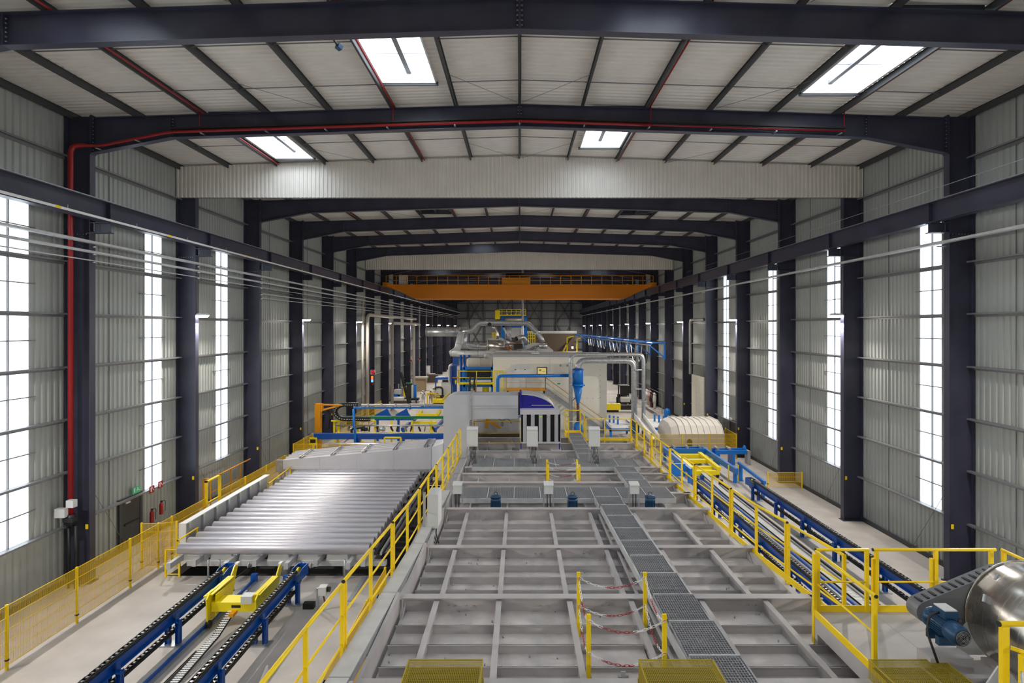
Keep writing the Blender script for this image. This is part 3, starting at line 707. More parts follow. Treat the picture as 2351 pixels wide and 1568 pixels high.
for i, x in enumerate((-1.69, .79, 3.12)):
    y = 15.45; z = ZT(15.27)
    t = thing('junction_box', 'small grey junction box on a bracket, %s one of the front three' % ('left', 'middle', 'right')[i], 'box', (x, y, z), 'small boxes on the furnace beam')
    part('box', MB().box(x-.12, x+.12, y-.1, y+.06, z+.36, z+.6), 'box_white', t); part('hood', MB().prism([(x-.13, y-.13, z+.6), (x-.13, y+.1, z+.6), (x-.13, y+.1, z+.66)], (.26, 0, 0)), 'box_white', t)
    for s in (-1, 1): part('leg', MB().box(x+s*.13-.015, x+s*.13+.015, y-.03, y+.03, z, z+.62), 'galv', t)
    for s in (-.04, .04): part('cable', MB().cyl((x+s, y-.06, z), (x+s, y-.06, z+.36), .014, 6), 'black', t)
for i, x in enumerate((-.66, 1.46, 3.6)):
    y = 15.62; z = ZT(15.5)-.36; 
    t = thing('fan_motor', 'small blue upright motor behind the beam, %s of three' % ('left', 'middle', 'right')[i], 'motor', (x, y, z), 'blue motors on the furnace roof')
    part('body', MB().lathe((x, y, z), [(.12, 0), (.15, .02), (.15, .2), (.125, .22), (.125, .46), (.14, .47), (.14, .54)], n=18), 'motor_blue', t)
    for k in range(10):
        a = 2*math.pi*k/10; part('fin', MB().bar((x+.125*math.cos(a), y+.125*math.sin(a), z+.23), (x+.125*math.cos(a), y+.125*math.sin(a), z+.46), .012, .03, (math.cos(a), math.sin(a), 0)), 'motor_blue', t)
    part('rain_cowl', MB().lathe((x, y, z+.57), [(.15, 0), (.14, .03), (.05, .045)], n=18), 'motor_blue', t); part('lifting_eye', MB().tube([(x+.05*math.cos(q), y, z+.66+.05*math.sin(q)) for q in [k*.52 for k in range(-1, 8)]], .008, 5), 'chain', t)
# large white cabinet on the left railing
t = thing('electric_cabinet', 'pale electric cabinet fixed outside the left railing', 'cabinet', (-2.05, 13.6, ZT(13.6)))
z = ZT(13.6)
part('body', MB().box(-2.2, -1.96, 13.5, 14.15, z+.02, z+.82), 'box_white', t); part('door', MB().box(-1.96, -1.945, 13.53, 14.12, z+.05, z+.79), 'white', t)
part('perforated_post', MB().box(-2.3, -2.24, 13.46, 13.5, z-.3, z+.9), 'galv', t)
for k in range(3): part('cable', MB().tube(bend([(-2.1+.05*k, 13.6, z+.02), (-2.1+.05*k, 13.55, z-.12), (-2.0+.05*k, 13.3, z-.25)], .06), .014, 6), 'black', t)
# yellow mesh cages at the lower edge of the picture
def cage(x0, lab, legs):
    d0, y0, y1 = 4.05, 5.7, 6.93; x1 = x0+.9; z1, z0 = H-d0, H-d0-.23
    t = thing('mesh_cage', lab, 'cage', ((x0+x1)/2, (y0+y1)/2, z0-legs), 'yellow mesh cages')
    b = MB(); n = 44
    def face(o, u, v, nu, nv, th=.0055):
        o, u, v = V(o), V(u), V(v); nn = u.cross(v).normalized()
        for i in range(nu+1): p = o+u*i/nu; b.bar(p, p+v, th, .004, nn)
        for j in range(nv+1): p = o+v*j/nv; b.bar(p, p+u, th, .004, nn)
    face((x0, y0, z1), (x1-x0, 0, 0), (0, y1-y0, 0), 42, 58); face((x0, y0, z0), (0, y1-y0, 0), (0, 0, z1-z0), 58, 11); face((x1, y0, z0), (0, y1-y0, 0), (0, 0, z1-z0), 58, 11)
    part('mesh', b, 'cage_yellow', t, None, 'stuff')
    f = MB()
    for x in (x0, x1): part('edge_bar', MB().box(x-.008, x+.008, y0, y1, z1-.008, z1+.003), 'cage_yellow', t)
    part('edge_bar', MB().box(x0, x1, y1-.012, y1, z1-.01, z1+.003), 'cage_yellow', t); part('shade_plate', MB().box(x0+.03, x1-.03, y0+.03, y1-.03, z1-.09, z1-.08), 'rubber', t)  # dark plate added under the mesh, its colour stands for the shade inside
    if legs:
        for x in (x0, x1):
            for y in (y0, y1): part('leg', MB().box(x-.012, x+.012, y-.012, y+.012, z0-legs, z0), 'cage_yellow', t)
cage(-1.353, 'left yellow mesh cage cut by the lower picture edge', .33)
cage(1.458, 'middle yellow mesh cage cut by the lower picture edge', .33)
cage(4.273, 'right yellow mesh cage on the checker plate platform', 0)

# ---------------------------------------------------------------- platform with fan, motor and drum, lower right
zf = H-4.3
t = thing('platform', 'grey checker plate platform on posts, lower right', 'platform', (5.9, 7, 0))
part('floor_plate', MB().box(4.5, 5.35, 4.2, 8.55, zf-.012, zf), 'checker', t); part('floor_plate', MB().box(5.354, 8.4, 4.2, 8.55, zf-.012, zf), 'checker', t)
part('edge_channel', MB().box(4.44, 4.5, 4.2, 8.6, zf-.26, zf-.01), 'furnace', t); part('edge_channel', MB().box(4.5, 8.4, 8.55, 8.6, zf-.2, zf-.005), 'furnace', t)
for y in (8.5, 5.2): part('post', MB().box(4.44, 4.56, y-.06, y+.06, H-4.83, zf-.26), 'furnace', t)
for x in (5.6, 8.2):
    for y in (4.6, 8.4): part('post', MB().box(x-.07, x+.07, y-.07, y+.07, 0, zf-.012), 'furnace', t)
t = thing('railing', 'yellow railing round the checker plate platform', 'railing', (4.5, 8.6, zf))
def seg(x0, x1, y): 
    rail(t, (x0-.03, y, zf+.94), (x1+.03, y, zf+.94)); rail(t, (x0, y, zf+.45), (x1, y, zf+.45), .014, nm='mid_rail', caps=False)
seg(4.53, 5.27, 8.6); seg(5.4, 7.2, 8.6)
for x in (4.53, 5.27, 5.42, 6.32, 7.16): post(t, x, 8.6, zf-.15, zf+.93)
post(t, 5.385, 8.62, zf, zf+.8, 'yellow', .04); post(t, 6.27, 8.62, zf, zf+.8, 'yellow', .04)
part('toe_board', MB().box(4.5, 8.4, 8.6, 8.615, zf-.02, zf+.09), 'yellow', t)
rail(t, (4.48, 7.12, zf+.93), (4.48, 8.56, zf+.93)); rail(t, (4.48, 7.15, zf+.45), (4.48, 8.56, zf+.45), .014, nm='mid_rail', caps=False)
post(t, 4.48, 7.15, zf-.02, zf+.92); post(t, 4.45, 8.55, zf-.45, zf+.9, 'yellow', .04, .07)
part('toe_board', MB().box(4.435, 4.455, 4.2, 8.6, zf-.03, zf+.07), 'yellow', t)
rail(t, (7.32, 8.6, zf+.94), (7.32, 6.0, zf+.94)); post(t, 7.32, 8.56, zf, zf+.93); rail(t, (7.32, 8.6, zf+.45), (7.32, 6.0, zf+.45), .014, nm='mid_rail', caps=False)
# gate in the right lower corner
t = thing('railing_gate', 'yellow railing gate post at the lower right picture corner', 'gate', (4.62, 5.2, zf-.6))
yg = 5.0; gx = (2300-CX)/FP*yg; zg = H-(1432-CY)/FP*yg
rail(t, (gx-.02, yg, zg), (gx+1.2, yg, zg)); post(t, gx+.02, yg, zg-1.0, zg-.02, 'yellow', .06); post(t, gx+.1, yg-.1, zg-1.0, zg-.22, 'yellow', .05)
part('latch_rod', MB().cyl((gx+.07, yg-.12, zg-.75), (gx+.07, yg-.12, zg-.35), .01, 8), 'galv', t); rail(t, (gx+.06, yg-.02, zg-.2), (gx+.5, yg-.45, zg-.24), .018, caps=False); rail(t, (gx+.1, yg-.05, zg-.62), (gx+.6, yg-.5, zg-.7), .014, nm='mid_rail', caps=False)
# machine base
t = thing('machine_base', 'grey steel base frame under the fan drum and motor', 'base', (5.7, 6.5, zf))
part('slab', MB().box(4.93, 5.02, 4.6, 6.98, zf, zf+.16).box(5.02, 7.6, 4.6, 7.1, zf, zf+.14), 'furnace', t)
part('edge_rod', MB().cyl((4.9, 4.6, zf+.17), (4.9, 6.98, zf+.17), .02, 8), 'galv_light', t); part('seat', MB().box(4.98, 5.5, 6.86, 7.1, zf+.14, zf+.3), 'furnace', t)
for y in (6.62, 6.98): part('slide_rail', MB().box(5.05, 5.52, y-.05, y+.03, zf+.14, zf+.24), 'furnace', t)
part('tension_rod', MB().cyl((5.1, 6.3, zf+.18), (5.75, 6.3, zf+.18), .022, 8), 'galv_light', t)
# motor, axis along the hall
mx, mz = 5.15, H-3.60; ya_, yb_ = 6.58, 7.1
t = thing('electric_motor', 'blue finned electric motor beside the steel drum', 'motor', (mx, 6.85, mz-.22))
L_ = lambda prof: MB().lathe((mx, ya_, mz), prof, (0, 1, 0), 24)
part('fan_cover', L_([(.02, 0), (.095, .0), (.1, .006), (.118, .05), (.125, .16), (.12, .17)]), 'motor_blue', t)
part('grille', MB().lathe((mx, ya_-.006, mz), [(.005, 0), (.092, 0), (.092, .008)], (0, 1, 0), 24), 'black', t)
gr = MB()
for rr in (.02, .035, .05, .065, .08): gr.tube([(mx+rr*math.cos(2*math.pi*k/20), ya_-.009, mz+rr*math.sin(2*math.pi*k/20)) for k in range(21)], .0025, 4, False)
part('grille_rings', gr, 'galv', t, None, 'stuff')
part('body', L_([(.09, .17), (.112, .17), (.112, .44), (.13, .45), (.13, .5), (.02, .52)]), 'motor_blue', t)
for k in range(28):
    a = 2*math.pi*k/28
    if math.sin(a) < -.75: continue
    c, s = math.cos(a), math.sin(a); part('cooling_fin', MB().bar((mx+.118*c, ya_+.18, mz+.118*s), (mx+.118*c, ya_+.44, mz+.118*s), .007, .024, (c, 0, s)), 'motor_blue', t)
part('terminal_box', MB().hexa([(mx-.06, ya_+.2, mz+.11), (mx+.12, ya_+.2, mz+.11), (mx+.12, ya_+.42, mz+.11), (mx-.06, ya_+.42, mz+.11), (mx-.05, ya_+.21, mz+.2), (mx+.11, ya_+.21, mz+.2), (mx+.11, ya_+.41, mz+.2), (mx-.05, ya_+.41, mz+.2)]), 'motor_blue', t)
part('terminal_lid', MB().box(mx-.045, mx+.105, ya_+.215, ya_+.405, mz+.2, mz+.212), 'box_white', t)
part('foot', MB().box(mx-.13, mx+.13, ya_+.2, ya_+.26, mz-.2, mz-.1).box(mx-.13, mx+.13, ya_+.36, ya_+.42, mz-.2, mz-.1), 'motor_blue', t)
part('cable', MB().tube(bend([(mx-.05, ya_+.3, mz+.15), (mx-.17, ya_+.3, mz+.13), (mx-.24, ya_+.25, mz-.05), (mx-.2, ya_+.12, mz-.36)], .08), .014, 8), 'black', t)
part('lifting_eye', MB().tube([(mx+.13+.03*math.cos(q), ya_+.2, mz+.1+.03*math.sin(q)) for q in [k*.55 for k in range(12)]], .006, 5), 'chain', t)
# drum and belt guard
dx, dz, dr = 6.33, H-3.62, .66; da, db = 5.9, 7.2
t = thing('fan_drum', 'large shiny stainless steel fan drum, lower right', 'drum', (dx, 6.5, dz-dr))
part('shell', MB().lathe((dx, da, dz), [(dr-.012, 0), (dr, .008), (dr, db-da-.008), (dr-.012, db-da)], (0, 1, 0), 64), 'steel', t)
part('rear_rim', MB().lathe((dx, db-.01, dz), [(dr+.012, 0), (dr+.012, .02), (dr-.02, .022)], (0, 1, 0), 64), 'steel', t)
part('front_wall', MB().lathe((dx, da+.004, dz), [(.3, -.07), (.34, -.06), (.55, -.015), (dr-.014, 0)], (0, 1, 0), 64), 'steel', t)
part('inlet_ring', MB().lathe((dx, da-.09, dz), [(.24, .05), (.3, 0), (.31, 0), (.31, .06)], (0, 1, 0), 48), 'steel', t)
part('inlet', MB().lathe((dx, da-.03, dz), [(.01, .2), (.22, .1), (.25, 0)], (0, 1, 0), 40), 'steel', t)
part('seam', MB().box(dx-.2, dx-.19, da+.02, db-.02, dz+dr*.953-.004, dz+dr*.953+.006), 'galv', t)
for a, y in ((2.15, 7.05), (2.15, 6.45), (2.62, 7.0), (2.62, 6.35)):
    c, s = math.cos(a), math.sin(a); part('latch', MB().bar((dx+(dr+.01)*c, y, dz+(dr+.01)*s), (dx+(dr+.01)*math.cos(a+.13), y-.03, dz+(dr+.01)*math.sin(a+.13)), .025, .02, (c, 0, s)), 'galv', t)
part('foot_plate', MB().prism([(5.5, db+.0, zf+.16), (5.62, db, zf+.5), (5.72, db, zf+.62), (5.9, db, zf+.3), (6.0, db, zf+.16)], (0, -.02, 0)).prism([(5.32, 6.5, zf+.15), (5.5, 6.5, zf+.42), (5.66, 6.5, zf+.32), (5.78, 6.5, zf+.15)], (0, .02, 0)), 'box_white', t)
part('stand', MB().box(dx-.55, dx+.55, da+.15, db-.1, zf+.14, dz-dr*.75), 'furnace', t)
t = thing('belt_guard', 'dark grey belt guard between the blue motor and the drum', 'guard', (5.6, 7.3, H-3.7))
a0, r0, a1, r1 = V((5.2, 7.16, H-3.62)), .138, V((6.33, 7.16, H-3.62)), .566
out = []
for k in range(9):
    q = math.radians(112+k*(136/8)); out.append((a0.x+r0*math.cos(q), 7.22, a0.z+r0*math.sin(q)))
for k in range(9):
    q = math.radians(248+k*(224/8)); out.append((a1.x+r1*math.cos(q), 7.22, a1.z+r1*math.sin(q)))
part('casing', MB().prism(out[::-1], (0, .2, 0)), 'girt', t)
up = V((math.cos(math.radians(112)), 0, math.sin(math.radians(112))))
pa, pb = V((a0.x, 7.22, a0.z))+up*r0, V((a1.x, 7.22, a1.z))+up*r1
for k in range(12):
    p = pa+(pb-pa)*k/11; part('slot', MB().box(p.x-.022, p.x+.012, 7.24, 7.36, p.z-.002, p.z+.012), 'black', t)
# ---------------------------------------------------------------- left side: billet table, hood, chain conveyors, lifting carriage
ZL = 1.09; LR = .2
t = thing('cooling_table', 'grey billet cooling table over a dark pit, left of the furnace', 'table', (-9, 25, -.3))
BX = [-12.4, -11.65, -10.43, -9.49, -8.25, -7.3, -6.07, -5.6]
for i, x in enumerate(BX):
    y0 = 20.0 if i % 2 == 0 else 20.25; z = ZL-LR-.06
    part('support_beam', MB().box(x-.07, x+.07, y0, 34.2, z-.2, z), 'galv_light', t); part('beam_cap', MB().box(x-.075, x+.075, y0-.02, y0, z-.21, z+.02), 'galv_light', t)
part('front_beam', MB().box(-12.2, -4.9, 20.75, 20.95, .42, .6), 'galv_light', t); part('rear_beam', MB().box(-12.6, -4.9, 33.4, 33.7, .42, .6), 'galv_light', t); part('middle_beam', MB().box(-12.6, -4.9, 27, 27.3, .42, .6), 'galv_light', t)
for x in (-11.95, -10.95, -9.9, -8.85, -7.75, -6.7, -5.8):
    part('cradle', MB().prism([(x-.42, 20.78, .6), (x+.42, 20.78, .6), (x+.36, 20.78, .86), (x+.2, 20.78, .8), (x-.2, 20.78, .8), (x-.36, 20.78, .86)], (0, .5, 0)), 'white', t)
for x in (-11.05, -8.8, -6.5): 
    for y in (21.3, 26, 31): part('leg', MB().box(x-.12, x+.12, y-.12, y+.12, -1.5, .58), 'galv_light', t)
for x in (-11.3, -10.9, -6.35): part('sensor_post', MB().cyl((x, 20.55, .0) if x != -10.9 else (x, 20.6, .3), (x, 20.55, .75), .035, 8), 'galv', t)
for x in (-9.85, -7.6, -6.2): part('link_arm', MB().bar((x, 20.65, .45), (x+.25, 21.0, .66), .09, .12).cyl((x-.02, 20.6, .5), (x+.02, 20.6, .5), .09, 10), 'galv_light', t)
for x, m, wd in ((-5.25, 'chain', .05), (-5.05, 'galv', .035), (-4.86, 'chain', .05)):
    part('side_rail', MB().box(x-wd, x+wd, 20.6, 34, .88, .98), m, t)
sc = MB()
for k in range(150): sc.box(-5.07, -5.03, 20.7+.088*k, 20.74+.088*k, .98, 1.02)
part('rack_teeth', sc, 'galv', t, None, 'stuff')
for k in range(12): part('cross_arm', MB().box(-5.5, -4.8, 21.2+1.1*k, 21.35+1.1*k, .68, .86), 'rubber', t)
lab = lambda i: ('frontmost aluminium billet on the cooling table' if i == 0 else 'aluminium billet on the table, %s from the front' % (ORD[i] if i < 20 else 'one of the rearmost under the hood'))
bm_ = None
for i in range(20):
    y = 20.68+.578*i; x0, x1 = -12.42, -5.46
    if bm_ is None:
        b = MB().lathe((x0, y, ZL), [(LR-.006, 0), (LR, .006), (LR, x1-x0-.006), (LR-.006, x1-x0)], (1, 0, 0), 28)
        b0 = solo('aluminium_billet', b, 'log', lab(0), 'billet', 'aluminium billets on the cooling table'); bm_ = b0
        org = b0.location.copy()
    else:
        c = b0.copy(); COL.objects.link(c); c.location = (org.x+R.uniform(-.03, .03), y, org.z); c['label'] = lab(i) if i < 20 else 'rearmost aluminium billet hidden under the hood'
# side guard left of the billets
t = thing('side_guard', 'grey panelled side guard left of the billets', 'guard', (-12.85, 25, 0))
ys = [21.9+.985*i for i in range(8)]
part('back_board', MB().box(-12.98, -12.95, 21.9, 28.8, .35, 1.68), 'white', t); part('top_ledge', MB().box(-12.98, -12.72, 21.6, 28.85, 1.66, 1.69), 'white', t); part('front_end', MB().box(-12.98, -12.72, 21.58, 21.61, .35, 1.69), 'white', t)
for a, b in zip(ys, ys[1:]): part('panel', MB().box(-12.86, -12.84, a+.08, b-.0, .5, 1.6), 'tray', t)
for a in ys[:-1]:
    p_ = part('post', MB().box(-12.84, -12.74, a-.07, a+.07, .05, 1.62), 'galv', t); part('corner_cap', MB().box(-12.85, -12.73, a-.08, a+.08, 1.62, 1.65), 'lime', p_)
# hood
t = thing('extraction_hood', 'big sloping grey extraction hood over the rear end of the billets', 'hood', (-9, 32, 0))
yf, yr = 31.3, 33.0
xl, xr = -13.1, -4.9; zb_ = 1.36; tl, tr_ = 1.85, 2.58
for i in range(4):
    xa, xb = xl+(xr-xl)*i/4, xl+(xr-xl)*(i+1)/4; za, zb2 = tl+(tr_-tl)*i/4, tl+(tr_-tl)*(i+1)/4
    part('front_panel', MB().prism([(xa+.004, yf, zb_), (xb-.004, yf, zb_), (xb-.004, yf, zb2), (xa+.004, yf, za)], (0, .03, 0)), 'hood', t)
part('lower_lip', MB().box(xl, xr, yf-.02, yf+.1, zb_-.16, zb_-.01), 'galv', t)
for j in range(4):
    ya = yf+.03+(yr-yf)*j/4; yb_ = yf+.03+(yr-yf)*(j+1)/4; s = .06*j/4; s2 = .06*(j+1)/4
    part('roof_sheet', MB().quad((xl, ya, tl+s+.0), (xr, ya, tr_+s), (xr, yb_, tr_+s2-.02), (xl, yb_, tl+s2-.02)).quad((xl, yb_, tl+s2-.02), (xr, yb_, tr_+s2-.02), (xr, yb_, tr_+s2+.05), (xl, yb_, tl+s2+.05)), 'hood', t)
    part('roof_rib', MB().bar((xl, yb_, tl+s2+.02), (xr, yb_, tr_+s2+.02), .1, .1), 'hood', t)
for k in range(5):
    f = .12+.19*k+.02*k; x = xl+(xr-xl)*f; z = tl+(tr_-tl)*f
    part('cross_rail', MB().bar((x-.06, yf, z+.05), (x-.06, yr, z+.14), .05, .08).bar((x+.06, yf, z+.05), (x+.06, yr, z+.14), .05, .08), 'galv', t)
    for j in range(1, 4): part('rib_bracket', MB().prism([(x+.1, yf+(yr-yf)*j/4, z+.06*j/4), (x+.4, yf+(yr-yf)*j/4, z+.06*j/4+.03), (x+.1, yf+(yr-yf)*j/4, z+.06*j/4+.22)], (0, .03, 0)), 'galv', t)
part('right_end', MB().prism([(xr, yf, zb_), (xr+.02, yr, zb_), (xr+.02, yr, tr_+.08), (xr, yf, tr_)], (.03, 0, 0)), 'duct_grey', t)
part('transition', MB().hexa([(xr+.04, yf, zb_), (-3.25, 24.0, 3.1), (-3.2, 25.4, 3.0), (xr+.04, yr, zb_), (xr+.04, yf, tr_-.02), (-3.25, 24.0, 4.25), (-3.2, 25.4, 4.2), (xr+.04, yr, tr_+.05)]), 'duct_grey', t)
part('left_bracket', MB().box(xl-.35, xl, yf-.05, yf+.15, 1.2, 1.85).box(xl-.5, xl-.1, yf-.1, yf+.3, .5, .85), 'galv', t)
for x in (xl+.05, xl-.15): part('leg', MB().box(x-.06, x+.06, yf, yf+.12, 0, 1.3), 'galv', t)
rv = MB()
for k in range(9):
    x = xl+.3+.96*k; rv.lathe((x, yf-.002, zb_+.12), [(.02, 0), (.02, .012)], (0,-1,0), 6)
    if k > 3: rv.lathe((x, yf-.002, zb_+.62), [(.02, 0), (.02, .012)], (0,-1,0), 6)
part('rivets', rv, 'galv', t, None, 'stuff')
# chain conveyors
def links(x, y0, y1, z, w_=.06, pitch=.16, m=None):
    a, b = MB(), MB(); n = int((y1-y0)/pitch)
    for i in range(n):
        y = y0+pitch*i; o = w_ if i % 2 == 0 else w_*.62
        for s in (-1, 1): a.box(x+s*o-.008, x+s*o+.008, y-.02, y+pitch+.02, z, z+.05)
        b.box(x-w_*.6, x+w_*.6, y-.028, y+.028, z+.012, z+.048)
    return a, b
def conveyor(lab, x, y0, y1, feet, end='far'):
    zt = 1.05; t = thing('chain_conveyor', lab, 'conveyor', (x, (y0+y1)/2, 0), 'blue chain conveyors')
    part('beam', MB().ibeam((x, y0, zt-.07), (x, y1, zt-.07), .2, .3, .025, .05), 'blue', t)
    part('chain_guide', MB().box(x-.085, x-.07, y0, y1, zt-.07, zt).box(x+.07, x+.085, y0, y1, zt-.07, zt).box(x-.07, x+.07, y0, y1, zt-.07, zt-.06), 'rubber', t)
    a, b = links(x, y0, y1, zt-.03); part('chain_links', a, 'chain', t, None, 'stuff'); part('chain_pins', b, 'chain_pin', t, None, 'stuff')
    a, b = links(x, y0, y1, .42); part('chain_links', a, 'chain', t, 'returning chain', 'stuff'); part('chain_pins', b, 'chain_pin', t, None, 'stuff')
    part('return_guide', MB().box(x-.085, x-.07, y0, y1, .38, .44).box(x+.07, x+.085, y0, y1, .38, .44).box(x-.085, x+.085, y0, y1, .37, .38), 'rubber', t)
    for y in feet:
        for s in (-1, 1): part('leg', MB().box(x+s*.15-.06, x+s*.15+.06, y-.008, y+.008, .03, zt-.32).box(x+s*.15-.06, x+s*.15-.05, y-.07, y+.07, .03, zt-.32).box(x+s*.15+.05, x+s*.15+.06, y-.07, y+.07, .03, zt-.32), 'blue', t)
        part('saddle', MB().box(x-.22, x+.22, y-.08, y+.08, zt-.4, zt-.37).box(x-.12, x-.1, y-.08, y+.08, zt-.4, zt-.12).box(x+.1, x+.12, y-.08, y+.08, zt-.4, zt-.12), 'blue', t)
        part('base_plate', MB().box(x-.32, x+.32, y-.16, y+.16, 0, .035), 'galv', t)
    ye = y1
    for s in (-1, 1): part('end_plate', MB().prism([(x+s*.15, ye-.1, zt-.35), (x+s*.15, ye+.75, zt-.42), (x+s*.15, ye+.75, zt-.05), (x+s*.15, ye+.2, zt-.02), (x+s*.15, ye-.1, zt-.1)], (.02*s, 0, 0)), 'blue', t)
    part('end_bar', MB().box(x-.15, x+.15, ye+.73, ye+.75, zt-.42, zt-.05), 'blue', t)
    sp = part('sprocket', MB().lathe((x-.04, ye+.28, zt-.27), [(.06, 0), (.23, 0), (.25, .02), (.25, .06), (.23, .08), (.06, .08)], (1, 0, 0), 20), 'yellow', t)
    wr = MB()
    for k in range(9):
        q = -1.57+k*math.pi/9; r_ = .25
        for s in (-1, 1): wr.bar((x+s*.055, ye+.28+r_*math.cos(q), zt-.27+r_*math.sin(q)), (x+s*.055, ye+.28+r_*math.cos(q+.4), zt-.27+r_*math.sin(q+.4)), .016, .05, (1, 0, 0))
    part('chain_wrap', wr, 'chain', t, None, 'stuff')
    return t
LF = [18.75, 16.35, 13.95, 11.6, 9.2]
conveyor('left blue chain conveyor beam, nearest the yellow mesh fence', -10.0, 7.5, 18.9, LF)
conveyor('blue chain conveyor beam between the yellow carriage and the furnace', -7.5, 7.5, 18.9, LF)
def floor_rail(lab, x, y0, y1, m='blue'):
    t = thing('floor_rail', lab, 'rail', (x, (y0+y1)/2, 0))
    part('rail', MB().box(x-.035, x+.035, y0, y1, .06, .12), m, t); part('bed', MB().box(x-.12, x+.12, y0, y1, 0, .06), 'galv', t); part('stop', MB().box(x-.1, x+.1, y1, y1+.15, 0, .3), m, t)
    return t
floor_rail('blue floor rail left of the white cable chain', -9.55, 7.5, 20.3); floor_rail('blue floor rail right of the white cable chain', -8.35, 7.5, 20.2)
def cable_chain(lab, pts, w_=.1):
    t = thing('cable_chain', lab, 'cable chain', pts[0]); pts = [V(p) for p in pts]; L = [0]
    for a, b in zip(pts, pts[1:]): L.append(L[-1]+(b-a).length)
    n = int(L[-1]/.085); rn = MB(); sd_ = MB(); prev = None
    for i in range(n+1):
        s = L[-1]*i/n
        k = max(j for j in range(len(L)) if L[j] <= s+1e-9); k = min(k, len(pts)-2); p = pts[k]+(pts[k+1]-pts[k])*((s-L[k])/(L[k+1]-L[k]))
        rn.box(p.x-w_, p.x+w_, p.y-.02, p.y+.02, p.z+.04, p.z+.06)
        if prev is not None:
            for sx in (-1, 1): sd_.bar(prev+V((sx*w_, 0, .02)), p+V((sx*w_, 0, .02)), .015, .06)
        prev = p
    part('side_links', sd_, 'black', t, None, 'stuff'); part('rungs', rn, 'white', t, None, 'stuff')
    part('cables', MB().tube([p+V((-.03, 0, .01)) for p in pts], .015, 6).tube([p+V((.03, 0, .01)) for p in pts], .015, 6), 'rubber', t)
cable_chain('black cable chain with white rungs leading to the left yellow carriage', [(-8.82, 8, .05), (-8.82, 14.5, .05), (-8.8, 16.4, .2), (-8.78, 17.3, .5)])
solo('cable_bundle', MB().cyl((-9.02, 8, .02), (-9.02, 16, .02), .014, 6).cyl((-9.08, 8, .02), (-9.08, 16, .02), .014, 6).cyl((-9.14, 8, .02), (-9.14, 16, .02), .014, 6), 'rubber', 'thin black cables lying beside the white runged cable chain', 'cable')
# yellow carriage
t = thing('billet_carriage', 'bright yellow U shaped billet carriage between the left conveyors', 'carriage', (-8.8, 17.8, .1))
for sg, x in ((-1, -9.42), (1, -7.98)):
    pr = [(x, 17.1, .2), (x, 17.55, .2), (x, 17.9, .55), (x, 18.5, .6), (x, 18.7, .75), (x, 18.95, 1.2), (x, 18.9, 1.3), (x, 18.72, 1.26), (x, 18.5, 1.02), (x, 17.25, 1.08), (x, 17.05, .95)]
    sp = part('side_plate', MB().prism(pr, (sg*.04, 0, 0)), 'bright_yellow', t)
    part('pad', MB().box(x-.04, x+.06, 18.8, 18.98, 1.28, 1.33), 'white', t)
    part('inner_plate', MB().prism([(x-sg*.12, 17.3, .35), (x-sg*.12, 18.3, .55), (x-sg*.12, 18.5, .95), (x-sg*.12, 17.3, 1.0)], (-sg*.03, 0, 0)), 'bright_yellow', t)
    part('top_strip', MB().box(x-.1, x+.1, 17.2, 18.5, 1.02, 1.05), 'bright_yellow', t)
    for y in (17.15, 18.3): part('wheel', MB().cyl((x-.06, y, .17), (x+.06, y, .17), .11, 16), 'black', t)
    for y, z in ((17.25, .4), (17.3, .3), (17.6, .8)): part('bolt', MB().lathe((x-sg*.0, y, z), [(.025, 0), (.025, .05)], (sg, 0, 0), 8), 'chain_pin', t)
part('cross_beam', MB().box(-9.4, -7.98, 17.25, 17.75, .5, .78), 'bright_yellow', t); part('outer_tab', MB().box(-9.72, -9.42, 17.4, 17.9, .86, .9), 'bright_yellow', t)
bx = part('control_box', MB().box(-8.45, -8.12, 17.15, 17.45, .78, 1.0), 'box_white', t); part('warning_label', MB().prism([(-8.33, 17.148, .84), (-8.25, 17.148, .84), (-8.29, 17.148, .92)], (0, -.003, 0)), 'yellow', bx)
part('connector', MB().box(-8.75, -8.6, 17.0, 17.25, .45, .55), 'amber', t); part('slot', MB().box(-8.78, -8.5, 17.245, 17.25, .62, .7), 'black', t)
# small floor fittings
t = thing('sensor_stand', 'small perforated stand with white sensor and orange hose on the floor', 'sensor', (-6.45, 18.3, 0))
part('post', MB().box(-6.55, -6.47, 18.25, 18.3, 0, .75), 'galv', t); part('sensor', MB().box(-6.46, -6.22, 18.15, 18.4, .55, .82), 'box_white', t); part('lens', MB().cyl((-6.22, 18.3, .7), (-6.12, 18.3, .7), .08, 10), 'black', t)
part('hose', MB().tube(bend([(-6.35, 18.3, .55), (-6.3, 18.35, .2), (-6.42, 18.35, .05)], .1), .03, 8), 'brown', t); part('floor_block', MB().box(-7.05, -6.7, 18.4, 18.6, 0, .18), 'rubber', t)
solo('floor_channel', MB().box(-5.75, -5.6, 18.9, 20.8, 0, .05), 'grating', 'dark channel lying on the floor before the pit', 'channel')
solo('bent_rod', MB().tube(bend([(-9.95, 19.7, 0), (-9.95, 19.7, .4), (-9.75, 20.6, .5), (-9.6, 20.6, .5), (-9.6, 20.6, .25)], .08), .022, 8), 'rubber', 'bent dark rod standing behind the yellow carriage', 'rod')
# grey splash plate, lower left corner of the roof railing
t = thing('splash_plate', 'grey plate with black clamp outside the left railing, lower edge', 'plate', (-2.75, 5.2, 3.5))
part('plate', MB().prism([(-2.62, 5.9, 5.62), (-2.62, 5.9, 4.4), (-2.62, 4.6, 4.4), (-2.62, 4.6, 5.0)], (-.02, 0, 0)), 'furnace', t); part('clamp', MB().box(-2.6, -2.45, 5.72, 5.85, 5.28, 5.42), 'black', t)

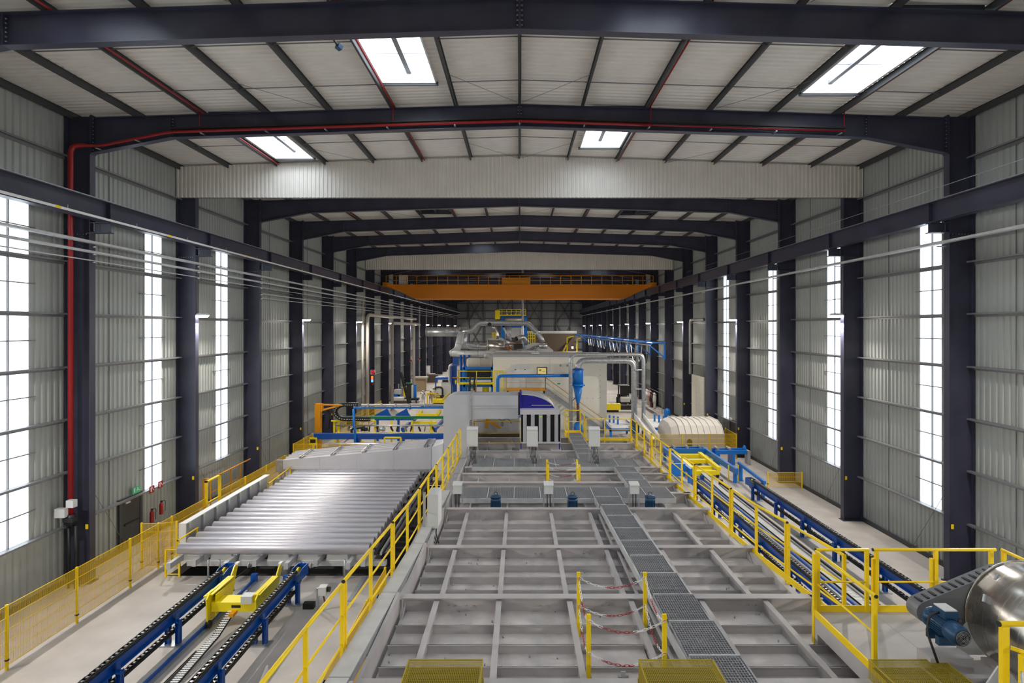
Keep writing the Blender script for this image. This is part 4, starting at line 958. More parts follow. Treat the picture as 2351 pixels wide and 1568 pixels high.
# ---------------------------------------------------------------- mesh fences
def fence(lab, pts, h=1.75, m='mesh_yellow', pm='yellow', pitch=.032, sp=2.3, wires=5, base=.12, group=None):
    t = thing('mesh_fence', lab, 'fence', pts[0])
    for i, (a, b) in enumerate(zip(pts, pts[1:])):
        a, b = V(a), V(b); k = max(1, round((b-a).length/sp)); d = (b-a).normalized(); nn = d.cross(V((0,0,1)))
        for j in range(k):
            p, q = a+(b-a)*j/k, a+(b-a)*(j+1)/k
            part('post', MB().bar(p, p+V((0,0,h)), .06, .06, nn), pm, t)
            wv = MB(); n_ = max(2, int((q-p).length/pitch)); th = .0085
            for i2 in range(1, n_):
                c = p+(q-p)*i2/n_; wv.bar(c+V((0,0,base)), c+V((0,0,h-.03)), th, th*.7, nn)
            part('wire_mesh', wv, m, t, None, 'stuff')
            wh = MB()
            for w_ in range(wires+1):
                z = base+(h-.03-base)*w_/wires; wh.bar(p+V((0,0,z)), q+V((0,0,z)), .014, .014)
            part('rail_wire', wh, pm, t, None, 'stuff')
            part('clip', MB().bar(p+V((0,0,.25)), p+V((0,0,.29)), .08, .08, nn), 'black', t)
        if i == len(pts)-2: part('post', MB().bar(b, b+V((0,0,h)), .06, .06, nn), pm, t)
    return t
fence('long yellow mesh fence along the left wall walkway', [(-13.7, 10.34, 0), (-13.7, 24.7, 0)], sp=2.28)
fence('yellow mesh fence along the left wall beyond the gate frame', [(-13.7, 25.9, 0), (-13.7, 33, 0), (-13.2, 33.3, 0)], sp=2.4)
fence('short yellow mesh fence panel crossing the left walkway fence', [(-14.35, 21.5, 0), (-13.72, 21.5, 0), (-13.15, 21.7, 0)], sp=.6)
fence('yellow mesh fence beside the left furnace wall, below the railing', [(-4.16, 9, 0), (-4.16, 17.5, 0)], sp=2.1)
fence('yellow mesh fence corner before the blue crossbeam, rear left', [(-14.6, 40, 0), (-14.5, 36.3, 0), (-11.5, 36.3, 0), (-9.3, 36.3, 0)], sp=1.6)
fence('yellow mesh fence along the left wall in the far background', [(-14.2, 44, 0), (-14.2, 58, 0)], sp=2.3, pitch=.08)
t = thing('gate_frame', 'yellow gate frame standing in the left mesh fence', 'gate', (-13.7, 25.3, 0))
for y in (24.75, 25.85): part('post', MB().box(-13.75, -13.65, y-.05, y+.05, 0, 2.45), 'yellow', t)
part('lintel', MB().box(-13.75, -13.65, 24.7, 25.9, 2.4, 2.45), 'yellow', t); part('cross_bar', MB().box(-13.72, -13.68, 24.8, 25.8, 1.45, 1.5), 'yellow', t)
for z in (.75, 1.05): part('sign', MB().box(-13.68, -13.66, 25.1, 25.5, z, z+.22), 'yellow', t)
part('lock_box', MB().box(-13.66, -13.5, 24.8, 25.0, .5, .9), 'yellow', t)
t = thing('handrail', 'amber handrail steps behind the left fence', 'railing', (-14.8, 28.5, 0))
for y in (27.3, 28.2, 29.2, 30.2): post(t, -14.9, y, 0, 1.9, 'amber', .06)
rail(t, (-14.9, 27.3, 1.88), (-14.9, 31.3, 1.92), .03, 'amber'); rail(t, (-14.9, 27.3, 1.2), (-14.9, 30.2, 1.2), .025, 'amber', 'mid_rail', False); post(t, -15.25, 27.3, 0, 1.85, 'amber', .06); rail(t, (-15.25, 27.3, 1.86), (-14.9, 27.3, 1.88), .03, 'amber', caps=False)
t = thing('guard_rail', 'low yellow guard rail at the front left corner of the pit', 'railing', (-12.75, 20.8, 0))
for x in (-13.0, -12.5): post(t, x, 20.8, 0, 1.0, 'yellow', .07)
rail(t, (-13.0, 20.8, 1.0), (-12.5, 20.8, 1.0), .02, caps=False); rail(t, (-13.0, 20.8, .1), (-12.5, 20.8, .1), .02, caps=False); rail(t, (-12.62, 20.9, 1.3), (-12.62, 22.2, 1.32), .03); post(t, -12.62, 20.95, .6, 1.3); post(t, -12.62, 22.15, .6, 1.3)
t = thing('guard_rail', 'low yellow guard rail before the left end of the hood', 'railing', (-12.75, 29.5, 0))
rail(t, (-12.6, 28.4, 1.35), (-12.6, 31.2, 1.5), .03); post(t, -12.6, 28.45, 0, 1.35); post(t, -12.6, 31.1, 0, 1.5)

# ---------------------------------------------------------------- left wall: door, signs, extinguishers
D = struct('door_1', (-XW, 23.65, 0))
part('leaf', MB().box(-XW+.02, -XW+.07, 23.1, 24.2, 0, 2.05), 'door_dark', D); part('frame', MB().box(-XW+.0, -XW+.09, 22.95, 23.1, 0, 2.15).box(-XW, -XW+.09, 24.2, 24.35, 0, 2.15).box(-XW, -XW+.09, 23.1, 24.2, 2.05, 2.15), 'purlin', D)
part('push_bar', MB().box(-XW+.07, -XW+.12, 23.25, 24.1, 1.0, 1.06), 'black', D); part('door_closer', MB().box(-XW+.07, -XW+.12, 23.3, 23.55, 1.9, 1.97), 'box_white', D)
def wall_sign(lab, y, z, w_, h_, m, glyph, gm_='white'):
    t = thing('wall_sign', lab, 'sign', (-XW+.03, y, z)); part('board', MB().box(-XW+.215, -XW+.235, y-w_/2, y+w_/2, z, z+h_), m, t); part('pictogram', glyph(y, z), gm_, t); return t
X_ = -XW+.236
run_man = lambda y, z: MB().box(X_, X_+.004, y-.15, y-.1, z+.06, z+.24).prism([(X_, y+.0, z+.05), (X_, y+.12, z+.2), (X_, y+.05, z+.24)], (.004, 0, 0)).bar((X_+.002, y+.02, z+.16), (X_+.002, y+.2, z+.1), .004, .03)
wall_sign('green emergency exit sign above the dark left wall door', 23.75, 2.22, .5, .28, 'sign_green', run_man)
ext = lambda y, z: MB().box(X_, X_+.004, y-.1, y-.03, z+.05, z+.25).bar((X_+.002, y+.02, z+.2), (X_+.002, y+.12, z+.08), .004, .03).bar((X_+.002, y-.06, z+.27), (X_+.002, y+.05, z+.22), .004, .025)
wall_sign('red fire extinguisher sign beside the door, nearer one', 24.75, 1.95, .32, .3, 'red', ext); wall_sign('red fire extinguisher sign beside the door, farther one', 25.35, 2.0, .32, .3, 'red', ext)
def extinguisher(lab, x, y, z=.75):
    t = thing('fire_extinguisher', lab, 'extinguisher', (x, y, z)); part('bottle', MB().lathe((x, y, z), [(.07, 0), (.085, .02), (.085, .42), (.05, .5), (.03, .54)], n=16), 'red', t)
    part('valve', MB().box(x-.03, x+.06, y-.02, y+.02, z+.54, z+.6), 'black', t); part('hose', MB().tube(bend([(x, y, z+.58), (x+.12, y+.1, z+.6), (x+.1, y+.1, z+.1)], .08), .014, 6), 'black', t)
extinguisher('red fire extinguisher hanging below the signs, left one', -XW+.32, 24.6, .7); extinguisher('red fire extinguisher hanging below the signs, right one', -XW+.32, 25.25, .85)
# ---------------------------------------------------------------- flue duct and fan housing at the far end of the furnace roof
t = thing('flue_duct', 'grey rectangular duct arching over the left furnace edge', 'duct', (-2.6, 24.4, 1.5))
xo, xi, zt_, zi, ya, yb = -3.19, -2.1, 6.34, 5.34, 23.7, 25.1
arc = [(xo+.45-.45*math.cos(q), ya, zt_-.45+.45*math.sin(q)) for q in [k*math.pi/12 for k in range(7)]]
part('elbow', MB().prism([(xo, ya, 3.7)]+arc+[(xi+.05, ya, zt_), (xi+.05, ya, zi), (xi, ya, zi-.12), (xi, ya, 3.7)], (0, yb-ya, 0)), 'duct_grey', t)
part('horizontal_run', MB().box(xi+.05, -.06, ya+.02, yb-.02, zi, zt_-.02), 'duct_grey', t); part('flange', MB().box(xi-.0, xi+.09, ya-.05, yb+.05, zi-.03, zt_+.04), 'galv', t)
part('stiffener', MB().box(xi+.1, -.08, ya-.03, ya+.02, 5.79, 5.83).box(xi+.1, -.08, ya-.03, ya+.02, 5.9, 5.94), 'duct_grey', t)
part('lower_leg', MB().box(xo-.08, xi+.0, ya+.03, yb+.3, 1.5, 3.69), 'duct_grey', t)
for z in (3.68, 3.05, 2.85): part('joint_band', MB().box(xo-.1, xi+.02, ya+.0, yb+.02, z, z+.03), 'galv', t)
rv = MB()
for k in range(6):
    for x in (xo+.3, xo+.55): rv.lathe((x, ya-.002, 3.9+.32*k), [(.014, 0), (.014, .01)], (0,-1,0), 6)
part('rivets', rv, 'galv', t, None, 'stuff')
t = thing('fan_housing', 'grey louvred fan housing with violet blue elbow on the furnace roof', 'fan', (.9, 24, ZT(24)))
zb = ZT(23.3)+.05
arc = [(.08+1.45*math.sin(q), 23.75, 5.55+.8*math.cos(q)) for q in [k*math.pi/20 for k in range(10)]]
part('elbow', MB().prism([(.08, 23.75, 5.6), (1.3, 23.75, 5.6)]+arc[::-1], (0, 1.25, 0)), 'violet_blue', t); part('elbow_cover', MB().rings([[V(p)+V((0, -.03, .0)), V(p)+V((0, -.03, .05)), V(p)+V((0, 1.3, .05)), V(p)+V((0, 1.3, 0))] for p in arc], True, False), 'duct_grey', t)
part('elbow_seam', MB().box(.5, 1.35, 23.73, 23.75, 5.9, 5.92), 'galv_light', t); part('flexible_joint', MB().box(-.06, .0, 23.75, 25.0, 5.5, 6.32), 'black', t); part('flange', MB().box(.0, .08, 23.68, 25.05, 5.4, 6.42), 'violet_blue', t)
hx0, hx1, hy, hz0, hz1 = .04, 1.70, 23.3, zb+.28, 5.79
part('top_cap', MB().box(hx0-.02, hx1-.06, hy-.02, 25, hz1-.2, hz1), 'hood', t); part('side', MB().box(hx0, hx0+.02, hy, 25, hz0, hz1-.2), 'hood', t); part('side', MB().box(hx1-.02, hx1, hy, 25, hz0, hz1-.2), 'hood', t); part('core', MB().box(hx0+.02, hx1-.02, hy+.2, 25, hz0, hz1-.2), 'black', t)
for k in range(5):
    x = hx0+.1+.325*k; part('louvre', MB().box(x, x+.15, hy, hy+.18, hz0+.02, hz1-.2), 'tray', t)
part('base_frame', MB().box(hx0, hx1, hy, 25, hz0-.03, hz0+.02), 'hood', t); part('label_plate', MB().box(.82, .93, hy-.005, hy, hz1-.32, hz1-.27), 'lime', t)
for x in (.06, 1.64): part('foot', MB().box(x-.02, x+.02, hy+.02, hy+.06, zb, hz0-.02), 'violet_blue', t)
for x in (.22, 1.5): part('foot_block', MB().box(x-.22, x+.22, hy-.05, hy+.5, ZT(23.3)-.06, ZT(23.3)+.05), 'furnace', t)

# ---------------------------------------------------------------- right side
RF = [30.0, 27.3, 24.75, 22.2, 19.6, 17.0, 14.4]
conveyor('right blue chain conveyor beam closest to the furnace railing', 9.5, 7, 30.2, RF); conveyor('right blue chain conveyor beam closest to the wall', 12.5, 7, 30.2, RF)
floor_rail('low blue rail between the right conveyors', 10.98, 7, 34); floor_rail('second low blue rail hidden beside the right conveyor foot', 10.2, 7, 18)
floor_rail('thin dark rail on the floor between the right conveyors', 11.75, 7, 33, 'rubber')
cable_chain('black cable chain with white rungs between the right conveyors', [(11.3, 8, .06), (11.3, 27, .06), (11.25, 31, .1), (11.15, 34.4, .3)], .13)
t = thing('lifting_carriage', 'bright yellow low lifting carriage framed by blue rails', 'carriage', (11.3, 36, 0))
for y, x0, x1, z in ((34.5, 10.3, 12.2, .3), (35.4, 10.35, 12.1, .34), (36.6, 10.4, 12.35, .5), (38.0, 10.5, 12.4, .52)): part('cross_beam', MB().box(x0, x1, y, y+.28, z-.1, z+.14), 'bright_yellow', t)
for x in (10.55, 12.2): part('side_beam', MB().bar((x, 34.6, .55), (x, 38.4, .66), .22, .2), 'bright_yellow', t)
part('cylinder', MB().cyl((10.7, 35.1, .32), (11.9, 35.1, .32), .09, 12), 'bright_yellow', t); part('cylinder', MB().cyl((10.9, 35.9, .36), (11.9, 35.9, .36), .07, 12), 'bright_yellow', t)
for x in (10.45, 12.1):
    for y in (34.6, 38): part('wheel', MB().cyl((x-.06, y, .14), (x+.06, y, .14), .13, 12), 'black', t)
t = thing('roller_table', 'blue roller table around the yellow lifting carriage', 'frame', (11.4, 36.5, 0))
for x in (10.05, 12.75): part('side_beam', MB().box(x-.08, x+.08, 33.2, 39.4, .55, .9), 'bright_blue', t)
for y in (38.6, 39.3): part('cross_beam', MB().box(10.1, 12.7, y, y+.12, .62, .92), 'bright_blue', t)
for x in (10.6, 11.5, 12.4): part('roller', MB().cyl((x, 38.75, 1.0), (x, 39.25, 1.0), .09, 12), 'galv', t)
for x in (10.05, 12.75):
    for y in (33.5, 36.5, 39.2): part('leg', MB().box(x-.09, x+.09, y-.09, y+.09, 0, .55), 'bright_blue', t)
part('end_box', MB().box(9.0, 9.9, 33.8, 34.0, .3, 1.05), 'bright_blue', t)
t = thing('roller_stand', 'blue roller stand near the right wall with rounded end plate', 'stand', (14.2, 38, 0))
part('beam', MB().box(13.1, 15.2, 37.85, 38.0, .72, .98).box(13.1, 15.2, 38.5, 38.65, .72, .98), 'bright_blue', t)
for x in (13.3, 14.3): part('leg', MB().box(x-.1, x+.1, 37.85, 38.65, 0, .72), 'bright_blue', t)
for x in (13.3, 14.1): part('roller', MB().cyl((x, 37.95, 1.05), (x, 38.55, 1.05), .09, 12), 'galv', t)
part('end_plate', MB().lathe((15.18, 38.25, .95), [(.01, 0), (.3, 0), (.3, .03), (.01, .03)], (1, 0, 0), 16), 'bright_blue', t); part('stop', MB().box(15.3, 15.5, 38, 38.5, 0, .9), 'tray', t)
t = thing('blue_portal', 'blue beam on posts behind the right chain conveyor', 'frame', (13.2, 32.2, 0))
part('beam', MB().bar((13.3, 34.4, .95), (13.0, 30.0, .95), .12, .16), 'bright_blue', t)
for p in ((13.28, 34.0), (13.02, 30.3)): part('leg', MB().box(p[0]-.08, p[0]+.08, p[1]-.08, p[1]+.08, 0, .88), 'bright_blue', t); part('foot', MB().box(p[0]-.16, p[0]+.16, p[1]-.16, p[1]+.16, 0, .02), 'bright_blue', t)
t = thing('bollard_pair', 'two thin yellow posts beside the blue portal', 'posts', (12.8, 33.9, 0))
for x in (12.5, 13.08): part('post', MB().box(x-.03, x+.03, 33.85, 33.91, 0, .96), 'yellow', t)
fence('low yellow mesh fence before the fourth right column', [(14.15, 32.3, 0), (16.1, 32.3, 0)], .95, sp=1.95, wires=3)
fence('yellow mesh fence in front of the ribbed white casing', [(7.6, 39.7, 0), (15.2, 39.7, 0), (15.25, 42, 0)], 1.75, sp=1.95)
# ribbed casing
t = thing('ribbed_casing', 'large off-white ribbed casing behind the right yellow fence', 'casing', (12.7, 43, 0))
prof = [(41.0, 0), (41.0, 1.45), (41.5, 2.0), (42.3, 2.25), (44.2, 2.25), (45, 1.9), (45.2, 1.4), (45.2, 0)]
part('shell', MB().prism([(11.6, y, z) for y, z in prof], (3.2, 0, 0)), 'cloth_white', t)
e = MB(); ring0 = [V((11.6, y, z)) for y, z in prof]; ring1 = [V((11.1, 43.1+(y-43.1)*.86, z*.93)) for y, z in prof]; ring2 = [V((10.8, 43.1+(y-43.1)*.6, z*.75)) for y, z in prof]
part('rounded_end', e.rings([ring0, ring1, ring2], True, False), 'cloth_white', t)
for k in range(8):
    x = 11.6+.45*k; part('rib', MB().rings([[V((x+dx, 43.1+(y-43.1)*1.03, z*1.025)) for y, z in prof] for dx in (0, .05)], True, False), 'cloth_white', t)
for z in (.75, 1.45): part('long_rib', MB().box(11.6, 14.85, 40.93, 41.0, z, z+.05), 'cloth_white', t)
part('opening', MB().prism([(12.3+.3*math.cos(q), 40.985, .4+.75*max(0, math.sin(q))) for q in [math.pi*k/8 for k in range(9)]]+[(12.0, 40.985, .1), (12.6, 40.985, .1)], (0, -.006, 0)), 'black', t)
# white sheets with blue pegs
def sheet_rack(lab, x0, x1, y, n, px):
    t = thing('sheet_rack', lab, 'rack', ((x0+x1)/2, y, 0))
    part('frame', MB().box(x0, x1, y, y+.15, .9, 1.1).box(x0, x0+.15, y, y+4, .9, 1.1).box(x1-.15, x1, y, y+4, .9, 1.1), 'bright_blue', t)
    for x in (x0+.1, x1-.1):
        for yy in (y+.1, y+3.8): part('leg', MB().box(x-.08, x+.08, yy-.08, yy+.08, 0, .9), 'bright_blue', t)
    for k in range(6):
        a = y+.2+.6*k; part('white_sheet', MB().prism([(x0+.2, a, 1.12), (x1-.2, a, 1.12+.02*k), (x1-.2, a+.3, 1.3), (x1-.2, a+.55, 1.12), (x0+.2, a+.55, 1.12), (x0+.2, a+.3, 1.28)], (0, .04, .02)), 'white', t)
    for k in range(n): part('peg', MB().box(px+.05+.28*k-.07, px+.05+.28*k+.07, y+2.2-.4*k, y+2.3-.4*k, 1.1, 1.85), 'bright_blue', t)
sheet_rack('white sheets on a blue rack with four blue pegs', 10.3, 13.2, 45.8, 4, 11.4)
sheet_rack('white sheets on a blue rack with three blue pegs, nearer the furnace', 7.2, 9.4, 45.3, 3, 7.5)
t = thing('white_chute', 'white slanted sheet trough next to the ribbed casing', 'trough', (10, 43, 0))
for x in (9.4, 10.1): part('side', MB().prism([(x, 41, 1.0), (x, 46.5, 1.7), (x, 46.5, 2.2), (x, 41, 1.4)], (.05, 0, 0)), 'white', t)
part('bed', MB().bar((9.77, 41, 1.1), (9.77, 46.5, 1.75), .7, .05), 'white', t)
for x in (9.3, 10.2):
    for y in (41.1, 46): part('leg', MB().box(x-.07, x+.07, y-.07, y+.07, 0, 1.1), 'blue', t)
part('cross_bar', MB().box(9.3, 10.2, 41.05, 41.15, .45, .6), 'blue', t)
# board and gate rail on the right wall
t = thing('insulation_board', 'tall cream board leaning between the fifth and sixth right columns', 'board', (15.8, 49.5, 0))
part('board', MB().box(15.55, 15.65, 47.8, 51.2, 0, 5.0), 'cream', t)
st = MB()
for a in range(4):
    for b in range(9): st.lathe((15.55, 48.2+.85*a, .4+.52*b), [(.03, 0), (.03, .01)], (-1, 0, 0), 6)
part('studs', st, 'galv', t, None, 'stuff')
solo('door_track', MB().tube(bend([(15.45, 51.3, 5), (15.45, 51.3, 9.9), (15.45, 47.4, 9.9)], .4), .12, 10), 'galv', 'bent grey pipe above the tall cream board', 'pipe')
D = struct('door_2', (XW, 43.1, 0))
part('leaf', MB().box(XW-.07, XW-.02, 42.5, 43.6, 0, 2.05), 'door_dark', D); part('frame', MB().box(XW-.09, XW, 42.35, 42.5, 0, 2.15).box(XW-.09, XW, 43.6, 43.75, 0, 2.15).box(XW-.09, XW, 42.5, 43.6, 2.05, 2.15), 'purlin', D)
t = thing('exit_lamp', 'small white exit lamp above the right wall door', 'lamp', (16, 43, 2.25)); part('case', MB().box(XW-.3, XW-.22, 42.85, 43.15, 2.2, 2.35), 'white', t)
# garments
def garment(x, y, lab, m, z=1.75, h=1.5, w_=.85):
    t = thing('garment', lab, 'garment', (x, y, z-h), 'work clothes on the right wall racks'); c, s = .35, .94; p = lambda u, zz, d=0: (x+u*c+d, y+u*s, zz)
    part('body', MB().rings([[p(-w_*.5, z-h, .1), p(-w_*.2, z-h, .0), p(w_*.1, z-h, .12), p(w_*.5, z-h, .02), p(w_*.5, z-h, .16), p(-w_*.5, z-h, .2)], [p(-w_*.42, z-.3, .1), p(-w_*.2, z-.3, .0), p(.02, z-.3, .06), p(w_*.42, z-.3, .02), p(w_*.42, z-.3, .2), p(-w_*.42, z-.3, .2)], [p(-.1, z, .08), p(-.05, z, .04), p(0, z, .04), p(.1, z, .06), p(.1, z, .12), p(-.1, z, .12)]]), m, t)
    for sg in (-1, 1): part('sleeve', MB().tube([p(sg*w_*.35, z-.1, .08), p(sg*w_*.55, z-.45, .05), p(sg*w_*.58, z-.85, .05)], [.09, .08, .07], 8), m, t)
    part('hood', MB().lathe(p(0, z-.02, .08), [(.02, .2), (.12, .14), (.14, .04), (.08, -.03)], n=10), m, t)
cl = ['white', 'cloth_white', 'white', 'cloth_white', 'cloth_white', 'red', 'black', 'white', 'cloth_white']
for k in range(9):
    garment(14.45+.06*math.sin(k*2), 65.6-.6*k, '%s hooded work coat on the nearer rack, %s from the far end' % ({'white':'white', 'cloth_white':'off-white', 'red':'red', 'black':'black'}[cl[k]], ORD[k]), cl[k], 2.0)
for k, m in enumerate(('white', 'brown', 'cloth_white', 'rubber')):
    garment(14.5, 72.6-.7*k, '%s work coat on the farther rack beyond the white coats' % ('white', 'brown', 'off-white', 'dark')[k], m, 2.0)
for a, b, l in ((60.2, 66, 'nearer'), (69.8, 73.2, 'farther')):
    t = thing('coat_rack', 'grey coat rack at the right wall, %s one' % l, 'rack', (14.8, (a+b)/2, 0)); part('bar', MB().cyl((14.55, a, 2.1), (14.55, b, 2.1), .025, 8), 'galv', t); part('top_bar', MB().cyl((15.1, a, 2.2), (15.1, b, 2.2), .02, 6), 'galv', t)
    for y in (a, b): part('upright', MB().box(15.1, 15.16, y-.03, y+.03, 0, 2.2), 'galv', t)
t = thing('pressure_tank', 'small blue pressure tank standing at the right wall', 'tank', (14.95, 57.4, 0)); part('shell', MB().lathe((14.95, 57.4, .08), [(.01, 0), (.25, .04), (.32, .14), (.32, .75), (.25, .88), (.05, .93), (.05, .97)], n=20), 'bright_blue', t); part('stand', MB().lathe((14.95, 57.4, 0), [(.2, 0), (.2, .12)], n=16), 'bright_blue', t)
# forklift
fx, fy = 12.6, 67.5
t = thing('forklift', 'black forklift parked beyond the white control building', 'forklift', (fx, fy+1, 0))
part('chassis', MB().prism([(fx-.55, fy+.2, .2), (fx-.55, fy+2.3, .2), (fx-.55, fy+2.5, .6), (fx-.55, fy+2.4, 1.05), (fx-.55, fy+1.6, 1.1), (fx-.55, fy+1.4, .7), (fx-.55, fy+.3, .65)], (1.1, 0, 0)), 'rubber', t); part('counterweight', MB().box(fx-.55, fx+.55, fy-.1, fy+.25, .35, .95), 'box_white', t)
for s in (-1, 1):
    for y, r in ((fy+.4, .3), (fy+2.0, .36)): part('wheel', MB().cyl((fx+s*.5, y, r), (fx+s*.72, y, r), r, 16), 'black', t)
    part('mast_rail', MB().box(fx+s*.35-.05, fx+s*.35+.05, fy+2.45, fy+2.6, .1, 2.4), 'black', t)
    for y in (fy+.5, fy+1.9): part('cab_post', MB().box(fx+s*.5-.04, fx+s*.5+.04, y-.04, y+.04, .9, 2.2), 'black', t)
part('roof', MB().box(fx-.58, fx+.58, fy+.3, fy+2.1, 2.18, 2.28), 'black', t); part('windscreen', MB().box(fx-.46, fx+.46, fy+.47, fy+.49, 1.1, 2.15), 'black', t); part('seat', MB().box(fx-.25, fx+.25, fy+.7, fy+1.2, 1.05, 1.5), 'black', t); part('tail_bar', MB().box(fx-.5, fx+.5, fy-.13, fy-.1, .75, .9), 'white', t)
t = thing('yellow_barrier', 'yellow machine base with black end beside the white building', 'base', (10.3, 62, 0)); part('beam', MB().box(8.6, 11.0, 61.6, 62.4, .25, .9), 'bright_yellow', t); part('block', MB().box(8.4, 9.2, 63, 64, .9, 1.9), 'bright_yellow', t); part('black_end', MB().box(11.0, 12.6, 61.7, 62.3, .25, .75), 'black', t); part('foot', MB().box(8.8, 10.8, 61.7, 62.3, 0, .25), 'black', t)
# hose rail on brackets
t = thing('hose_rail', 'bright blue overhead rail with hanging hose loops along the right columns', 'rail', (13.4, 60, H-1.7))
zr = H-1.6
part('rail', MB().box(13.3, 13.5, 57.5, Y1-1, zr, zr+.16), 'bright_blue', t); part('track', MB().cyl((13.15, 57, zr-.1), (13.15, Y1-1, zr-.1), .05, 8), 'galv', t)
for n in range(6, 18):
    y = FY(n); part('bracket', MB().bar((13.2, y-.18, zr+.1), (XC, y-.18, zr+.1), .1, .16).bar((13.5, y-.18, zr), (XC-.05, y-.18, zr-1.5), .08, .12).box(XC-.14, XC, y-.26, y-.1, zr-1.7, zr+.2), 'bright_blue', t)
for k in range(16):
    y0 = 57.6+3.2*k; d = 1.9 if k < 3 else 1.4
    pts = [(13.15, y0+3.0*i/10, zr-.15-d*math.sin(math.pi*i/10)) for i in range(11)]
    part('hose', MB().tube(pts, .05 if k > 0 else .04, 6), 'galv_light' if k % 4 else 'black', t)

# ---------------------------------------------------------------- the white control building
t = thing('control_building', 'cream two storey control building with roof machinery behind the furnace', 'building', (2.7, 55, 0)); B = t
bx0, bx1, by, bz = -2.39, 7.85, 51.0, 6.55
for k in range(4):
    a, b = bx0+(bx1-bx0)*k/4, bx0+(bx1-bx0)*(k+1)/4; part('front_panel', MB().box(a+.004, b-.004, by, by+.1, 0, bz), 'cream', t)
part('side_wall', MB().box(bx0, bx0+.1, by+.1, 56.4, 0, bz), 'cream', t); part('side_wall', MB().box(bx1-.1, bx1, by+.1, 56.4, 0, bz), 'cream', t); part('rear_wall', MB().box(bx0+.1, bx1-.1, 56.4, 56.5, 0, bz), 'cream', t)
part('roof', MB().box(bx0-.03, bx1+.03, by-.03, 56.5, bz, bz+.22), 'tray', t)
dz0 = 3.84
for a, b in ((-.83, .05), (.06, .91)): d = part('door', MB().box(a, b, by-.03, by, dz0, dz0+2.05), 'white', t); part('handle' if a > 0 else 'door_plate', MB().box(b-.5, b-.36, by-.04, by-.03, dz0+1.55, dz0+1.62), 'black', d)
w_ = part('window', MB().box(1.55, 2.45, by-.04, by, 4.75, 5.65), 'black', t, 'dark framed lit window'); part('pane', MB().box(1.62, 2.38, by-.045, by-.04, 4.84, 5.58), 'lit_window', w_)
part('screen_grid', MB().box(1.75, 1.95, by-.048, by-.045, 5.3, 5.45).box(2.05, 2.3, by-.048, by-.045, 5.25, 5.3).box(1.7, 1.9, by-.048, by-.045, 5.0, 5.05), 'cream_pipe', w_)
for x in (3.6, 4.22): part('vent', MB().box(x, x+.16, by-.03, by, 5.7, 5.88), 'tray', t)
part('exit_sign', MB().box(3.4, 3.65, by-.03, by, 4.1, 4.22), 'sign_green', t)
pb = MB()
for k in range(6): pb.lathe((4.6+.5*k, by-.0, 2.85), [(.03, 0), (.03, .02)], (0,-1,0), 6); pb.lathe((7.25, by-.0, 2.9+.5*k), [(.03, 0), (.03, .02)], (0,-1,0), 6)
part('panel_screws', pb, 'chain', t, None, 'stuff'); part('removable_panel', MB().box(4.5, 7.35, by-.012, by, 2.78, 5.75), 'cream', t)
t = thing('landing_stair', 'grey stair with amber railings in front of the cream building', 'stairs', (2, 50.2, 0))
lz = 3.8; x0, x1, x2 = -1.15, 2.25, 7.4
part('landing', MB().box(x0, x1, 49.5, by-.05, lz-.06, lz), 'tray', t); part('edge', MB().box(x0, x1, 49.44, 49.5, lz-.12, lz+.12), 'amber', t)
for x in (x0+.1, x1-.1): part('post', MB().box(x-.07, x+.07, 49.5, 49.64, 0, lz-.06), 'tray', t)
part('beam', MB().box(x0, x1, 49.5, 49.62, lz-.35, lz-.12), 'tray', t)
for y in (49.5, by-.15): part('stringer', MB().bar((x1, y, lz-.1), (x2, y, .05), .05, .3), 'grating', t)
for k in range(18):
    f = (k+.5)/18; x = x1+(x2-x1)*f; z = lz*(1-f); part('tread', MB().box(x-.14, x+.14, 49.53, by-.2, z-.03, z), 'galv_light', t)
for a, b in (((x0, 49.5, lz), (x1, 49.5, lz)), ((x1, 49.5, lz), (x2, 49.5, 0.1))):
    for h in (1.05, .6): rail(t, V(a)+V((0,0,h)), V(b)+V((0,0,h)), .03 if h > 1 else .018, 'amber', caps=False)
    for k in range(3): p = V(a)+(V(b)-V(a))*k/2; post(t, p.x, p.y, p.z, p.z+1.05, 'amber')
rail(t, (x0, 49.5, lz+1.05), (x0, by-.1, lz+1.05), .03, 'amber', caps=False)
t = thing('melting_furnace', 'grey furnace block behind the cream building, under the ducts', 'furnace', (2.6, 62, 0))
part('body', MB().box(-2.3, 7.4, 57.0, 67, 0, 6.2), 'furnace', t); part('top_frame', MB().box(-2.3, 7.4, 57.0, 57.3, 6.2, 6.4).box(-2.3, 7.4, 66.7, 67, 6.2, 6.4), 'furnace', t, None, 'stuff')
t = thing('door_casing', 'grey casing behind the yellow railing under the duct', 'casing', (-1, 26.8, 0)); part('body', MB().box(-2.0, .0, 26.5, 27.1, 0, 5.45), 'duct_grey', t); part('base_strip', MB().box(-2.0, .0, 26.44, 26.5, 3.9, 4.25), 'brown', t)
part('arm', MB().bar((-1.5, 26.3, 4.9), (-.9, 26.3, 4.5), .1).bar((-1.55, 26.3, 4.5), (-1.5, 26.3, 5.0), .12), 'amber', t); part('hose', MB().tube([(-1.0+.5*k/9+.12*math.sin(k*.9), 26.35, 4.75+.18*math.cos(k*.9)) for k in range(10)], .014, 6), 'black', t)
